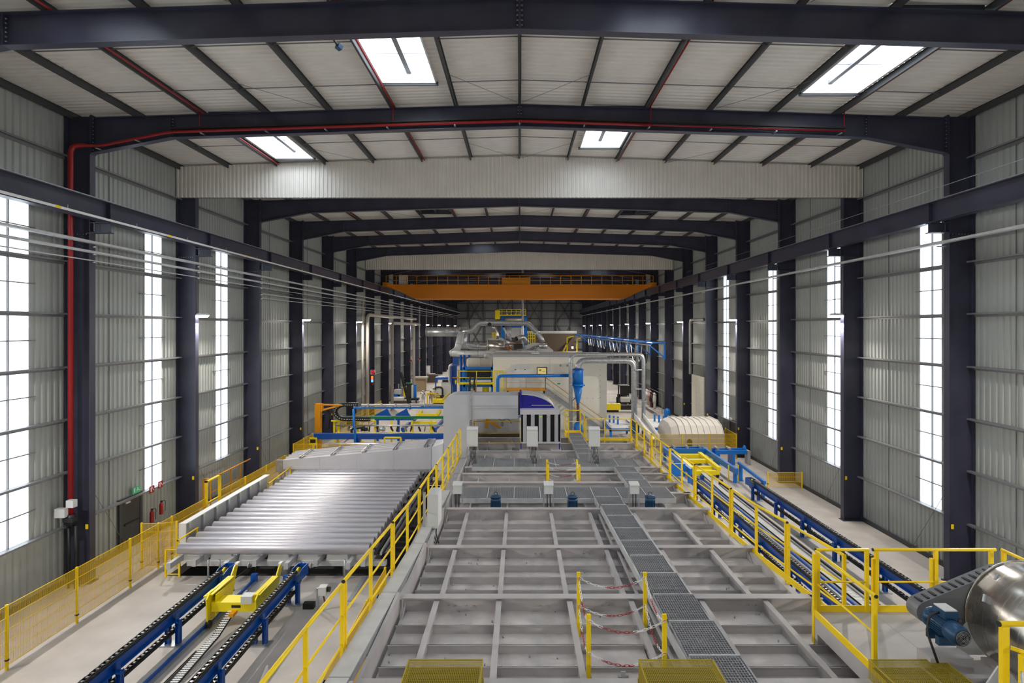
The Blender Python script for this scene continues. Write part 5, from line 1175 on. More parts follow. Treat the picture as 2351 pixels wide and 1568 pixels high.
# cyclone and suction pipes
yc = 48.0; cx, sc = 4.95, .0369
t = thing('cyclone_separator', 'bright blue cyclone separator cone in front of the cream building', 'cyclone', (cx, yc, 2.8))
part('cone', MB().lathe((cx, yc, 2.75), [(.12, 0), (.14, .05), (.45, 1.6)], n=24), 'bright_blue', t); part('barrel', MB().lathe((cx, yc, 4.45), [(.45, 0), (.45, 1.15), (.42, 1.2), (.32, 1.24)], n=24), 'bright_blue', t); part('flange', MB().lathe((cx, yc, 4.28), [(.45, -.02), (.6, 0), (.6, .1), (.45, .18)], n=24), 'bright_blue', t)
part('lid', MB().lathe((cx, yc, 5.66), [(.5, -.06), (.5, .0), (.3, .1)], n=8), 'blue', t); part('inlet', MB().hexa([(cx-.75, yc-.15, 5.0), (cx-.1, yc-.45, 4.85), (cx-.1, yc-.1, 4.85), (cx-.75, yc+.1, 5.0), (cx-.75, yc-.15, 5.28), (cx-.1, yc-.45, 5.42), (cx-.1, yc-.1, 5.42), (cx-.75, yc+.1, 5.28)]), 'bright_blue', t)
part('bracket', MB().bar((cx-.5, yc, 4.35), (cx-.5, yc, 2.95), .07).bar((cx-.5, yc, 2.95), (cx-.2, yc, 3.3), .07), 'blue', t); part('outlet_pipe', MB().cyl((cx, yc, 1.2), (cx, yc, 2.78), .13, 12), 'brown', t); part('dust_bin', MB().lathe((cx, yc, 0), [(.4, 0), (.4, 1.0), (.15, 1.2)], n=16), 'bright_blue', t)
solo('blue_pipe', MB().tube(bend([(cx-.72, yc, 5.14), (-1.85, yc, 5.1), (-1.85, yc, .3)], .35), .14, 12), 'bright_blue', 'bright blue suction pipe running left from the cyclone and down', 'pipe')
def bands(mb, pts, r, n=10):
    for p in pts: mb.lathe(p[0], [(r+.012, -.03), (r+.03, 0), (r+.012, .03)], p[1], n)
    return mb
t = thing('suction_pipe', 'slim outer galvanized suction pipe arching over the building corner', 'pipe', (4.3, yc, 0)); part('pipe', MB().tube(bend([(4.28, yc-.5, .5), (4.28, yc-.5, 6.95), (10.4, yc-.5, 6.95), (10.4, yc-.5, 0)], .6, 7), .165, 14), 'galv', t)
part('joint_bands', bands(MB(), [((4.28, yc-.5, 4.4), (0,0,1)), ((4.28, yc-.5, 6.2), (0,0,1)), ((6, yc-.5, 6.95), (1,0,0)), ((7.7, yc-.5, 6.95), (1,0,0)), ((10.4, yc-.5, 6.0), (0,0,1)), ((10.4, yc-.5, 3.0), (0,0,1))], .165), 'galv', t, None, 'stuff')
t = thing('suction_pipe', 'thick inner galvanized suction pipe from the cyclone top down to the floor', 'pipe', (9.7, yc, 0)); part('pipe', MB().tube(bend([(cx, yc, 5.75), (cx, yc, 6.42), (9.72, yc, 6.42), (9.72, yc, 0)], .75, 8), .26, 16), 'galv', t)
part('joint_bands', bands(MB(), [((7.7, yc, 6.42), (1,0,0)), ((9.72, yc, 5.6), (0,0,1)), ((9.72, yc, 4.0), (0,0,1)), ((9.72, yc, 2.0), (0,0,1))], .26, 14), 'galv', t, None, 'stuff')
part('pipe_clamp', MB().box(9.7, 10.45, yc-.55, yc-.05, 5.6, 5.68).box(9.7, 10.45, yc-.55, yc-.05, 4.0, 4.08), 'galv', t)
# ---------------------------------------------------------------- machinery on and behind the building roof (scale about 0.046 m per picture pixel)
YM = 60.0
A = lambda x, y, Y=YM: at(x, y, Y)
def duct(name, lab, pts, r, Y=YM, m='galv', joints=(), b=.5, cat='duct', dark=None):
    P = [at(*p, Y) if len(p) == 2 else at(*p) for p in pts]; P = bend(P, b, 6) if len(P) > 2 else P
    t = thing(name, lab, cat, P[0]); part('shell', MB().tube(P, r, 18), m, t)
    L = sum((q-p).length for p, q in zip(P, P[1:])); jb = MB(); s = 0
    for p, q in zip(P, P[1:]):
        l = (q-p).length; s += l
        if l > 1.2:
            for f in (.08, .92): jb.lathe(p+(q-p)*f, [(r+.005, -.04), (r+.035, 0), (r+.005, .04)], q-p, 18)
    if jb.v: part('joint_bands', jb, 'galv', t, None, 'stuff')
    if dark:
        d = (P[0]-P[1]).normalized(); part('open_mouth', MB().cyl(P[0]+d*.0, P[0]+d*.02, r*.9, 18), 'black', t)
    return t
duct('exhaust_duct', 'thick grey exhaust duct coming from the left wall towards the roof machinery', [(978, 762), (1056, 762)], .49)
duct('exhaust_duct', 'grey duct rising and crossing above the machinery, then down at right', [(1056, 762), (1086, 759), (1097, 742), (1213, 742), (1229, 760), (1238, 768), (1246, 786)], .27, b=.45)
duct('exhaust_duct', 'stout pale duct sloping down from the thick exhaust duct', [(1059, 762, 59.4), (1051, 803, 59.0), (1036, 812, 58.5)], .36, m='galv_light')
duct('exhaust_duct', 'grey duct bending behind the sloping pale duct to the furnace box', [(1066, 765, 60.6), (1064, 790, 60.6), (1082, 795, 60.6), (1120, 795, 60.6)], .33)
duct('exhaust_duct', 'long grey duct lying along the front edge of the building roof', [(1036, 811, 58.3), (1082, 813, 57.4), (1150, 812, 57.4), (1236, 810, 57.4)], .33, m='galv_light')
duct('elbow_pipe', 'short pipe with dark open mouth pointing left at the machinery', [(1186, 778, 59), (1202, 773, 59.6), (1210, 788, 59.8)], .27, b=.3, dark=1, cat='pipe')
duct('branch_pipe', 'bent shiny pipe below the crossing duct', [(1132, 748), (1142, 761), (1142, 778)], .16, m='steel', b=.4, cat='pipe')
t = thing('duct_mouth', 'dark round duct mouth in front of the crossing duct', 'pipe', A(1124, 744, 59.2)); part('ring', MB().cyl(A(1124, 745, 59.1), A(1124, 745, 59.8), .24, 18), 'galv', t); part('mouth', MB().cyl(A(1124, 745, 59.06), A(1124, 745, 59.1), .22, 18), 'black', t)
solo('brace_pipe', MB().cyl(A(1156, 752), A(1174, 782), .1, 8), 'galv_light', 'slanted pale pipe below the crossing duct', 'pipe')
t = thing('burner_casing', 'big round shiny grey casing in the middle of the roof machinery', 'casing', A(1148, 806))
part('body', MB().cyl(A(1118, 793), A(1182, 798), .62, 24), 'steel', t); part('cover', MB().prism([A(1118, 777), A(1150, 775), A(1178, 790), A(1178, 795), A(1150, 781), A(1118, 782)], (0, .8, 0)), 'galv', t)
for x in (1120, 1158): part('band', MB().lathe(A(x, 793), [(.62, -.05), (.68, 0), (.62, .05)], (1, 0, 0), 24), 'galv', t)
part('valve_rod', MB().tube([A(1164, 795, 59), A(1172, 800, 59), A(1166, 792, 58.9)], .05, 6), 'red', t); part('valve', MB().box(*sorted((A(1170, 0).x, A(1175, 0).x)), 59, 59.4, A(0, 806).z, A(0, 800).z), 'amber', t)
t = thing('flue_hood', 'sloping light grey flue hood with black lettering on the machinery', 'hood', A(1230, 812))
part('front', MB().prism([A(1185, 814, 57.6), A(1190, 800, 57.6), A(1224, 788, 57.6), A(1252, 789, 57.6), A(1270, 804, 57.6), A(1270, 814, 57.6)], (0, 2.4, 0)), 'hood', t)
part('corner_pipe', MB().cyl(A(1238, 795, 57.0), A(1256, 794, 57.0), .27, 18), 'galv', t); part('bracket', MB().bar(A(1184, 789, 57.5), A(1192, 808, 57.5), .1), 'galv_light', t)
text('HERTWICH', .40, 'black', t, A(1216, 803.5, 57.57), (math.pi/2, math.radians(-24), 0)); 
part('text_rule', MB().bar(A(1207, 809.5, 57.57), A(1224, 802, 57.57), .04, .01, (0, -1, 0)), 'black', t)
part('control_unit', MB().box(*sorted((A(1180, 0, 58).x, A(1200, 0, 58).x)), 57.2, 57.8, A(0, 800, 58).z, A(0, 789, 58).z), 'chain', t)
solo('roof_plate', MB().box(A(1220, 0, 52).x, A(1238, 0, 52).x, 51.6, 52.8, 6.81, 6.9), 'white', 'small white plate lying on the front roof edge', 'plate')
t = thing('grey_tank', 'grey beige horizontal tank left of the cream building', 'tank', A(1100, 843, 55)); part('shell', MB().lathe(A(1071, 836, 55), [(.1, 0), (.5, .05), (.62, .25), (.62, 2.3), (.5, 2.5), (.1, 2.6)], (1, 0, 0), 24), 'beige', t)
part('band', MB().lathe(A(1102, 836, 55), [(.62, -.03), (.65, 0), (.62, .03)], (1, 0, 0), 24), 'beige', t); part('manhole', MB().cyl(A(1113, 826, 55), A(1113, 822, 55), .25, 12), 'tray', t); part('elbow', MB().tube(bend([A(1112, 816, 55), A(1129, 818, 55), A(1129, 842, 55)], .5), .3, 14), 'galv_light', t)
# blue casting frame with yellow railing
t = thing('press_frame', 'blue machine frame with yellow railings left of the cream building', 'machine', A(1095, 905, 52)); P_ = lambda x, y: A(x, y, 52)
xa, xb = P_(1064, 0).x, P_(1131, 0).x; z = lambda y: P_(0, y).z
for x in (xa, xb):
    for y in (52, 54.5): part('post', MB().box(x-.14, x+.14, y, y+.28, 0, z(843)), 'bright_blue', t)
for y in (846, 870, 886, 903): part('cross_beam', MB().box(xa, xb, 52, 52.2, z(y)-.1, z(y)+.14), 'bright_blue', t)
part('dark_box', MB().box(xa+.3, xb-.25, 52.3, 54.4, z(868), z(848)), 'black', t); part('deck', MB().box(xa-.4, xb+.15, 51.4, 52.0, z(881), z(877)), 'bright_yellow', t)
for h in (851, 866): rail(t, (xa-.35, 51.45, z(h)), (xb+.1, 51.45, z(h)), .03, 'bright_yellow', caps=False)
for x in (xa-.35, (xa+xb)/2-.1, xb+.05): post(t, x, 51.45, z(884), z(850), 'bright_yellow', .07)
for x in (xa+.65, xa+1.05): part('hose', MB().tube([(x+.05, 51.3, z(862)), (x, 51.25, z(875)), (x, 51.2, z(905)), (x, 51.3, 1.5)], .075, 8), 'rubber', t)
part('amber_post', MB().box(xa+1.15, xa+1.22, 51.8, 51.9, z(900), z(868)), 'amber', t)
part('motor', MB().cyl(P_(1080, 895), P_(1090, 895), .25, 12), 'galv', t); part('yellow_unit', MB().box(xa+1.7, xa+2.3, 52.4, 53.2, z(900), z(888)), 'bright_yellow', t); part('grey_unit', MB().box(xa+.5, xa+1.1, 52.4, 53, z(900), z(888)), 'box_white', t)
t = thing('caged_ladder', 'yellow caged ladder between the blue frame and the blue pipe', 'ladder', P_(1145, 905))
x0 = P_(1136, 0).x; x1 = P_(1156, 0).x
for k, x in enumerate((x0, x0+.27, x0+.45, x1)): part('rail', MB().box(x-.03, x+.03, 50.6+.2*(k % 2), 50.66+.2*(k % 2), 0, z(848)), 'bright_yellow', t)
for y in (849, 887): part('hoop', MB().box(x0, x1, 50.58, 50.64, z(y)-.05, z(y)+.05), 'bright_yellow', t)
t = thing('blue_column', 'deep blue machine column with grey arm, left of the yellow railing', 'machine', A(1047, 905, 54)); Q = lambda x, y: A(x, y, 54)
part('column', MB().box(Q(1039, 0).x, Q(1048, 0).x, 54, 54.5, 0, Q(0, 838).z), 'blue', t); part('cabinet', MB().box(Q(1040, 0).x, Q(1053, 0).x, 53.7, 54.0, Q(0, 837).z, Q(0, 820).z), 'blue', t); part('arm', MB().tube(bend([Q(1040, 836), Q(1032, 840), Q(1032, 876), Q(1038, 885), Q(1038, 905)], .2), .13, 8), 'galv_light', t)
part('rack', MB().box(Q(1036, 0).x, Q(1039, 0).x, 53.8, 54, 0, Q(0, 842).z), 'blue', t); part('amber_bar', MB().box(Q(1040, 0).x, Q(1056, 0).x, 53.5, 53.6, Q(0, 867).z, Q(0, 865).z), 'amber', t); part('gauge', MB().cyl(Q(1045, 877), Q(1049, 877), .22, 10), 'bright_yellow', t); part('panel', MB().box(Q(1050, 0).x, Q(1056, 0).x, 54.2, 54.4, Q(0, 880).z, Q(0, 850).z), 'box_white', t)
for k, x in enumerate((1058, 1066, 1077)): solo('upright_pipe', MB().cyl((A(x, 0, 57).x, 57, 0), (A(x, 0, 57).x, 57, A(0, 815, 57).z), .12, 8), 'blue', 'dark blue upright behind the grey duct, %s of three' % ('left', 'middle', 'right')[k], 'post')
# tower beyond
YT = 76.0; T_ = lambda x, y: A(x, y, YT)
t = thing('casting_tower', 'tall blue casting tower with yellow railed top platform in the background', 'tower', T_(1180, 800)); zt = lambda y: T_(0, y).z
for x in (1154, 1206):
    for y in (YT, YT+3): part('post', MB().box(T_(x, 0).x-.25, T_(x, 0).x+.25, y, y+.5, 0, zt(724)), 'bright_blue', t)
part('top_beam', MB().box(T_(1150, 0).x, T_(1210, 0).x, YT-.1, YT+.5, zt(730), zt(725)), 'blue', t); part('deck', MB().box(T_(1148, 0).x, T_(1208, 0).x, YT-.6, YT+3.6, zt(725), zt(723)), 'bright_yellow', t)
for h in (711, 716): rail(t, (T_(1142, 0).x, YT-.5, zt(h)), (T_(1207, 0).x, YT-.5, zt(h)), .03, 'bright_yellow', caps=False)
for k in range(7): post(t, T_(1142+10.8*k, 0).x, YT-.5, zt(725), zt(711), 'bright_yellow', .06)
for k in range(5): part('toe_cap', MB().prism([T_(1162+9*k, 724), T_(1168+9*k, 724), T_(1165+9*k, 720)], (0, .3, 0)), 'bright_yellow', t)
part('side_panel', MB().box(T_(1137, 0).x, T_(1148, 0).x, YT-.4, YT-.3, zt(733), zt(713)), 'bright_yellow', t)
part('white_panel', MB().box(T_(1162, 0).x, T_(1198, 0).x, YT+.8, YT+.9, zt(775), zt(744)), 'white', t); part('winch', MB().cyl(T_(1160, 734), T_(1200, 734), .3, 12), 'galv', t); part('crossbar', MB().box(T_(1154, 0).x, T_(1206, 0).x, YT, YT+.3, zt(752), zt(748)), 'blue', t)
for k in range(4): part('flank_pipe', MB().cyl(T_(1160+4*k, 750), T_(1160+4*k, 778), .1, 6), 'galv', t)
solo('vertical_pipe', MB().cyl((A(1200, 0, 72).x, 72, 0), (A(1200, 0, 72).x, 72, ZR-.3), .14, 10), 'galv', 'galvanized vertical pipe hanging behind the orange crane', 'pipe')
for lab, xs, ys, YY in (('yellow railing cage right of the crossing duct', (1213, 1228), (763, 777), 65), ('yellow railing cage left of the bent shiny pipe', (1130, 1140), (764, 778), 65)):
    t = thing('railing_cage', lab, 'railing', A(xs[0], ys[1], YY)); n_ = 4
    for k in range(n_): p, q = A(xs[0]+(xs[1]-xs[0])*k/(n_-1), ys[1], YY), A(xs[0]+(xs[1]-xs[0])*k/(n_-1), ys[0], YY); part('post', MB().bar((p.x, p.y, 6.2 if p.x > -2.3 else 0), q, .12), 'bright_yellow', t)
    for f in (0, .5, 1): y = ys[0]+(ys[1]-ys[0])*f; part('bar', MB().bar(A(xs[0], y, YY), A(xs[1], y, YY), .1), 'bright_yellow', t)
t = thing('yellow_gantry', 'thin yellow gantry posts beyond the right end of the building roof', 'gantry', A(1310, 810, 66)); G = lambda x, y: A(x, y, 66)
for p, q in (((1302, 811.5), (1302, 775)), ((1302, 788), (1291, 811.5)), ((1325, 811.5), (1325, 778)), ((1325, 778), (1333, 776)), ((1302, 775), (1318, 772))): part('bar', MB().bar(G(*p), G(*q), .13), 'bright_yellow', t)
part('work_light', MB().cyl(G(1313, 798), G(1316, 798), .12, 10), 'lamp_glow', t)

# ---------------------------------------------------------------- rear left: billet transfer line
YB = 41.0; B_ = lambda x, y, Y=YB: A(x, y, Y)
t = thing('crossbeam', 'long blue box beam crossing behind the hood, rear left', 'beam', (-10.5, YB, 0)); zz = lambda y, Y=YB: A(0, y, Y).z
part('beam', MB().box(-15.3, -3.6, YB, YB+.4, 1.1, 1.5), 'blue', t); part('rail', MB().box(-12.5, -3.6, YB-.06, YB, 1.25, 1.32), 'blue', t)
for x in (-15.0, -11.7, -6.9): part('leg', MB().box(x-.15, x+.15, YB+.05, YB+.35, 0, 1.1), 'blue', t)
for x, s in ((-11.5, 1), (-7.2, -1)): part('gusset', MB().prism([(x, YB-.05, 1.05), (x+.5*s, YB-.05, .8), (x, YB-.05, .2)], (0, .03, 0)), 'bright_yellow', t)
solo('aluminium_billet', MB().lathe((-13.6, YB-.55, .78), [(.19, 0), (.2, .01), (.2, 9.4), (.19, 9.41)], (1, 0, 0), 20), 'log', 'long aluminium billet lying just below the blue crossbeam', 'billet')
t = thing('billet_cradle', 'low tan cradle frame carrying the billet below the blue crossbeam', 'cradle', (-9, 40.4, 0)); part('table', MB().box(-13.2, -4.5, 40.0, 40.9, .3, .56), 'cream_pipe', t)
for x in (-12.5, -9, -5.5): part('leg', MB().box(x-.1, x+.1, 40.2, 40.6, 0, .3), 'cream_pipe', t)
t = thing('counter_display', 'yellow framed black counter display on a post before the crossbeam', 'display', (-14.6, 39, 0)); x = B_(719, 0, 39).x
part('post', MB().box(x-.06, x+.06, 39, 39.1, 0, 1.1), 'bright_yellow', t); part('frame', MB().box(x-.25, x+.25, 38.95, 39.05, 1.1, 1.6), 'bright_yellow', t); part('screen', MB().box(x-.19, x+.19, 38.94, 38.95, 1.25, 1.5), 'black', t)
t = thing('yellow_hoop', 'yellow hoop frame in front of the crossbeam above the hood', 'frame', (-7.5, 40, 0)); xa, xb = B_(885, 0, 40).x, B_(922, 0, 40).x
for x in (xa, xb): part('post', MB().box(x-.05, x+.05, 40-.3, 40-.2, 0, zz(1003, 40)), 'bright_yellow', t)
part('bar', MB().box(xa, xb, 39.7, 39.8, zz(1003, 40)-.05, zz(1003, 40)+.05).box(xa, xb, 39.7, 39.8, zz(1020, 40)-.04, zz(1020, 40)+.04), 'bright_yellow', t)
t = thing('blue_post_frame', 'slim bright blue post with long horizontal bar above the transfer line', 'frame', (-12, 41.6, 0)); x = B_(812, 0, 40.8).x
part('post', MB().tube([(x+.1, 40.8, 0), (x+.1, 40.8, 1.9), (x, 40.8, 2.1), (x, 40.8, zz(939, 40.8))], .09, 8), 'bright_blue', t); part('bar', MB().box(x, -3.4, 40.75, 40.9, zz(938, 40.8), zz(934, 40.8)), 'bright_blue', t)
t = thing('clamped_pipe', 'grey pipe on clamps right above the blue bar', 'pipe', A(830, 931, 40.8)); part('pipe', MB().cyl(A(830, 930, 40.8), (-3.4, 40.8, A(0, 930, 40.8).z), .08, 10), 'tray', t)
for x in (845, 876, 908, 940, 975): part('clamp', MB().box(A(x, 0, 40.8).x-.03, A(x, 0, 40.8).x+.03, 40.7, 40.9, A(0, 934, 40.8).z, A(0, 926, 40.8).z), 'galv_light', t)
YG = 43.4; zg = lambda y: A(0, y, YG).z; xg = lambda x: A(x, 0, YG).x
t = thing('transfer_carriage', 'yellow and green billet transfer carriage behind the blue crossbeam', 'carriage', (-10, YG, 0))
part('lower_beam', MB().box(xg(772), -3.6, YG-.2, YG+.1, zg(997), zg(993)), 'bright_yellow', t); part('upper_beam', MB().box(xg(760), xg(860), YG, YG+.15, zg(968), zg(965)), 'bright_yellow', t); part('green_beam', MB().box(xg(766), -3.6, YG+.5, YG+.7, zg(964), zg(958)), 'green', t); part('shaft', MB().cyl((xg(770), YG, zg(977)), (-3.6, YG, zg(977)), .06, 8), 'galv', t)
for x in (766, 776, 820, 860, 898, 945, 990): part('post', MB().box(xg(x)-.06, xg(x)+.06, YG+.1, YG+.22, 0, zg(966)), 'bright_yellow', t)
for k in range(14): x = xg(785+16*k); part('arm', MB().bar((x, YG, zg(980)), (x+.12*(1 if k % 2 else -1), YG+.2, zg(991)), .08, .12), 'black' if k % 3 else 'galv', t)
for x in (800, 830, 870): part('motor', MB().cyl((xg(x), YG-.1, zg(985)), (xg(x)+.5, YG-.1, zg(985)), .14, 10), 'galv' if x != 830 else 'black', t)
pts = [A(850, 962, YG), A(800, 962, YG)]+[A(793+0-23*math.sin(q), 945.5+16.5*math.cos(q), YG) for q in [math.pi*k/12 for k in range(13)]]+[A(822, 929, YG)]
ch = MB(); rg = MB()
for p, q in zip(pts, pts[1:]):
    n_ = max(1, int((q-p).length/.16))
    for k in range(n_):
        a, b = p+(q-p)*k/n_, p+(q-p)*(k+1)/n_; ch.bar(a, a+(b-a)*.92, .3, .2, (0, -1, 0)); rg.bar(a+V((0,-.12,0)), a+(b-a)*.4+V((0,-.12,0)), .02, .24, (0, -1, 0))
part('cable_chain', ch, 'black', t, 'black looped cable chain', 'stuff'); part('chain_clips', rg, 'box_white', t, None, 'stuff')
pts = [A(838, 981, YG-.4), A(818, 983, YG-.4)]+[A(815-8*math.sin(q), 990-7*math.cos(q), YG-.4) for q in [math.pi*k/8 for k in range(9)]]+[A(830, 997, YG-.4)]
part('small_cable_chain', MB().tube(pts, .09, 6), 'black', t)
for x0_, x1_, ya_ in ((860, 886, 958), (908, 930, 957)):
    t = thing('blue_chute', 'blue curved side plate behind the green beam, %s one' % ('left' if x0_ == 860 else 'right'), 'plate', A(x0_, 965, 46))
    part('plate', MB().prism([A(x0_, 965, 46), A(x0_, ya_-5, 46), A(x1_+3, 938, 46), A(x1_+8, 950, 46), A(x1_+15, 958, 46), A(x1_+20, 965, 46)], (0, .15, 0)), 'blue', t); part('foot', MB().box(A(x0_+4, 0, 46).x, A(x0_+9, 0, 46).x, 46.02, 46.14, 0, A(0, 963, 46).z), 'blue', t)
t = thing('yellow_cart', 'yellow framed cart on blue rails in the rear left line', 'cart', A(980, 990, 47)); C_ = lambda x, y: A(x, y, 47)
part('blue_bar', MB().box(C_(957, 0).x, C_(1012, 0).x, 49, 49.2, C_(0, 945).z, C_(0, 940).z), 'blue', t)
for a, b in (((955, 960), (968, 944)), ((1000, 960), (1010, 944))): part('side', MB().bar(C_(*a), A(*b, 49), .25, .2), 'bright_yellow', t)
part('front', MB().box(C_(945, 0).x, C_(1002, 0).x, 46.8, 47, C_(0, 972).z, C_(0, 967).z).box(C_(952, 0).x, C_(1000, 0).x, 47.6, 47.8, C_(0, 957).z, C_(0, 952).z), 'bright_yellow', t)
for x in (946, 990): part('leg', MB().box(C_(x, 0).x-.1, C_(x, 0).x+.1, 46.9, 47.1, 0, C_(0, 968).z), 'bright_yellow', t)
for x in (935, 1006): part('rail', MB().bar((C_(x, 0).x, 45, 1.1), (C_(x, 0).x+.4, 50, 1.4), .2, .25), 'blue', t); part('rail_leg', MB().box(C_(x, 0).x-.1, C_(x, 0).x+.1, 45.4, 45.6, 0, 1.1), 'blue', t)
t = thing('jib_crane', 'orange jib crane post with triangular arm, rear left', 'crane', (-15.0, 42.2, 0)); x = A(731, 0, 42.2).x
part('post', MB().box(x-.2, x+.2, 42, 42.4, 0, A(0, 927, 42.2).z), 'amber', t); part('hinge', MB().box(x+.2, x+.34, 42.05, 42.35, A(0, 944, 42.2).z, A(0, 927, 42.2).z), 'amber', t)
part('arm', MB().bar(A(738, 929, 42.2), A(785, 930, 42.6), .1, .1).bar(A(738, 942, 42.2), A(782, 930, 42.6), .1, .12), 'amber', t)
part('hoist', MB().tube(bend([A(752, 943, 42.5), A(760, 946, 42.5), A(756, 985, 42.5)], .3), .07, 8), 'black', t)
# wall pipes, displays
def wpipe(lab, pts, r): t = thing('wall_pipe', lab, 'pipe', pts[0]); part('pipe', MB().tube(bend(pts, .8, 6), r, 12), 'cream_pipe', t); return t
zp = H+1.35; xp = -15.05
wpipe('thick beige pipe rising at the left wall and running back', [(xp, 56, 0), (xp, 56, zp), (xp, 82, zp)], .18)
wpipe('second beige pipe rising farther back on the left wall', [(xp+.53, 64.5, 0), (xp+.53, 64.5, zp-.75), (xp+.53, 82, zp-.75)], .18)
wpipe('third beige pipe farthest back on the left wall', [(xp+.85, 76, 0), (xp+.85, 76, 5), (xp+.85, 76, zp-.9)], .17)
wpipe('slim beige pipe pair beside the thick wall pipe', [(xp-.2, 55.0, 0), (xp-.2, 55.0, zp+1.3)], .1)
t = thing('stack_light', 'red digit display with orange, blue and red lights on a left column', 'display', (-15.1, 59.6, 3)); x = A(855, 0, 59.6).x; zq = lambda y: A(0, y, 59.6).z
part('case', MB().box(x-.16, x+.3, 59.45, 59.7, zq(860), zq(849)), 'white', t); part('face', MB().box(x-.1, x+.28, 59.43, 59.45, zq(859), zq(850)), 'black', t); text('27', .44, 'led_red', t, (x+.09, 59.425, (zq(859)+zq(850))/2), (math.pi/2, 0, 0), name='digits')
for y0_, y1_, m in ((863, 870, 'led_orange'), (871, 877, 'led_blue'), (877, 884, 'led_red')): part('light', MB().cyl((x, 59.5, zq(y1_)), (x, 59.5, zq(y0_)), .11, 10), m if m != 'led_red' else 'red', t)
part('mount', MB().box(x-.1, x+.1, 59.55, 59.9, zq(884), zq(849)), 'black', t)
for k, (px, py, YY) in enumerate(((944, 828, 79.5), (963, 823, 86.1))): t = thing('alarm_bell', 'small red alarm unit on a far left column, %s one' % ('nearer', 'farther')[k], 'alarm', A(px, py, YY)); part('body', MB().cyl(A(px-1.5, py, YY), A(px+1.5, py, YY), .18, 10), 'led_red' if 0 else 'red', t); part('arm', MB().bar(A(px, py+1, YY), A(px-4, py+2, YY), .08), 'galv', t)
solo('black_strut', MB().bar(A(920, 855, 66), A(942, 938.5, 64), .25, .2), 'black', 'black slanting strut leaning at the left wall', 'strut')
# clutter in the left aisle
F_ = lambda x, y: at(x, y, H*FP/(y-CY))     # a point of the floor
def clutter(name, lab, cat, px, py, bits):
    p = F_(px, py); t = thing(name, lab, cat, (p.x, p.y, 0))
    for nm, (x0, x1, y0, y1, z0, z1), m in bits: part(nm, MB().box(p.x+x0, p.x+x1, p.y+y0, p.y+y1, z0, z1), m, t)
    return t
clutter('grinder_stand', 'grey grinder on blue stand at the left wall', 'machine', 912, 922, [('stand', (-.35, .35, 0, .6, 0, .9), 'blue'), ('head', (-.4, .4, -.1, .7, .9, 1.5), 'box_white'), ('arm', (.1, .2, .1, .2, 1.5, 2.2), 'tray')])
clutter('tool_box', 'dark grey tool box behind the grinder', 'box', 921, 915, [('body', (-.4, .4, 0, .7, .15, 1.3), 'tray'), ('top', (-.5, .5, -.05, .75, 1.3, 1.4), 'galv'), ('foot', (-.35, .35, .1, .6, 0, .15), 'black')])
clutter('blue_barrel', 'blue bin next to the beige wall pipe', 'bin', 905, 924, [('body', (-.3, .3, 0, .6, 0, .9), 'bright_blue'), ('lid', (-.32, .32, -.02, .62, .9, .97), 'blue')])
clutter('white_bundle', 'white wrapped bundle lying on a brown pallet', 'bundle', 917, 926, [('bag', (-.9, .5, 0, .9, .3, .7), 'white'), ('pallet', (-1.0, .9, -.1, 1.0, 0, .3), 'brown'), ('flap', (.5, 1.0, .1, .8, .15, .45), 'white')])
clutter('hand_cart', 'black hand cart with blue and white sacks', 'cart', 943, 925, [('deck', (-1.0, .9, 0, 1, .3, .55), 'black'), ('back', (-.6, .0, .5, .9, .55, 2.3), 'rubber'), ('blue_sack', (.25, .6, .4, .8, .55, 2.2), 'bright_blue'), ('white_sack', (.0, .25, .4, .8, .55, 2.1), 'box_white'), ('yellow_sack', (-1.0, -.65, .5, .9, .8, 2.0), 'yellow'), ('green_lid', (-.7, .0, .5, .9, 2.3, 2.4), 'green')])
t = bpy.data.objects['hand_cart']
for dx in (-.8, .0, .7): part('wheel', MB().cyl((t.location.x+dx-.05, t.location.y-.1, .25), (t.location.x+dx+.05, t.location.y-.1, .25), .25, 12), 'black', t)
clutter('big_bag', 'brown open big bag sacks in the left aisle', 'sack', 963, 899, [('bag', (-1.0, .8, 0, 1.2, 0, 1.9), 'wood'), ('rim', (-1.1, 1.1, -.1, 1.3, 1.9, 2.1), 'cream_pipe'), ('white_cover', (-2.2, -.8, 0, .9, 1.2, 1.7), 'cloth_white'), ('slat', (-1.6, -1.4, 0, .2, 0, 1.2), 'cream_pipe')])
clutter('control_desk', 'grey control desk cabinet with blue canopy left of the blue frame', 'cabinet', 1023, 918, [('body', (-.55, .55, 0, .7, 0, 2.3), 'box_white'), ('canopy', (-1.3, .6, -.3, .9, 2.6, 2.9), 'blue'), ('canopy_post', (-1.3, -1.15, -.3, -.2, 0, 2.6), 'blue'), ('controls', (-.4, .6, -.1, .0, 2.3, 2.55), 'black'), ('side_box', (-1.1, -.6, 0, .6, 1.0, 1.6), 'white')])
clutter('far_cabinet', 'narrow white cabinet at the far left wall', 'cabinet', 982, 878, [('body', (-.35, .35, 0, .7, 0, 2.8), 'box_white'), ('door', (-.3, .3, -.03, 0, .2, 2.6), 'white')])
clutter('far_pallet', 'brown pallets stacked in the far left aisle', 'pallet', 992, 880, [('stack', (-.8, .8, 0, 1.2, .2, 1.4), 'brown'), ('sheet', (-.9, .4, 0, 1.2, 1.4, 1.6), 'galv'), ('runner', (-.8, .8, .1, 1.1, 0, .2), 'wood')])
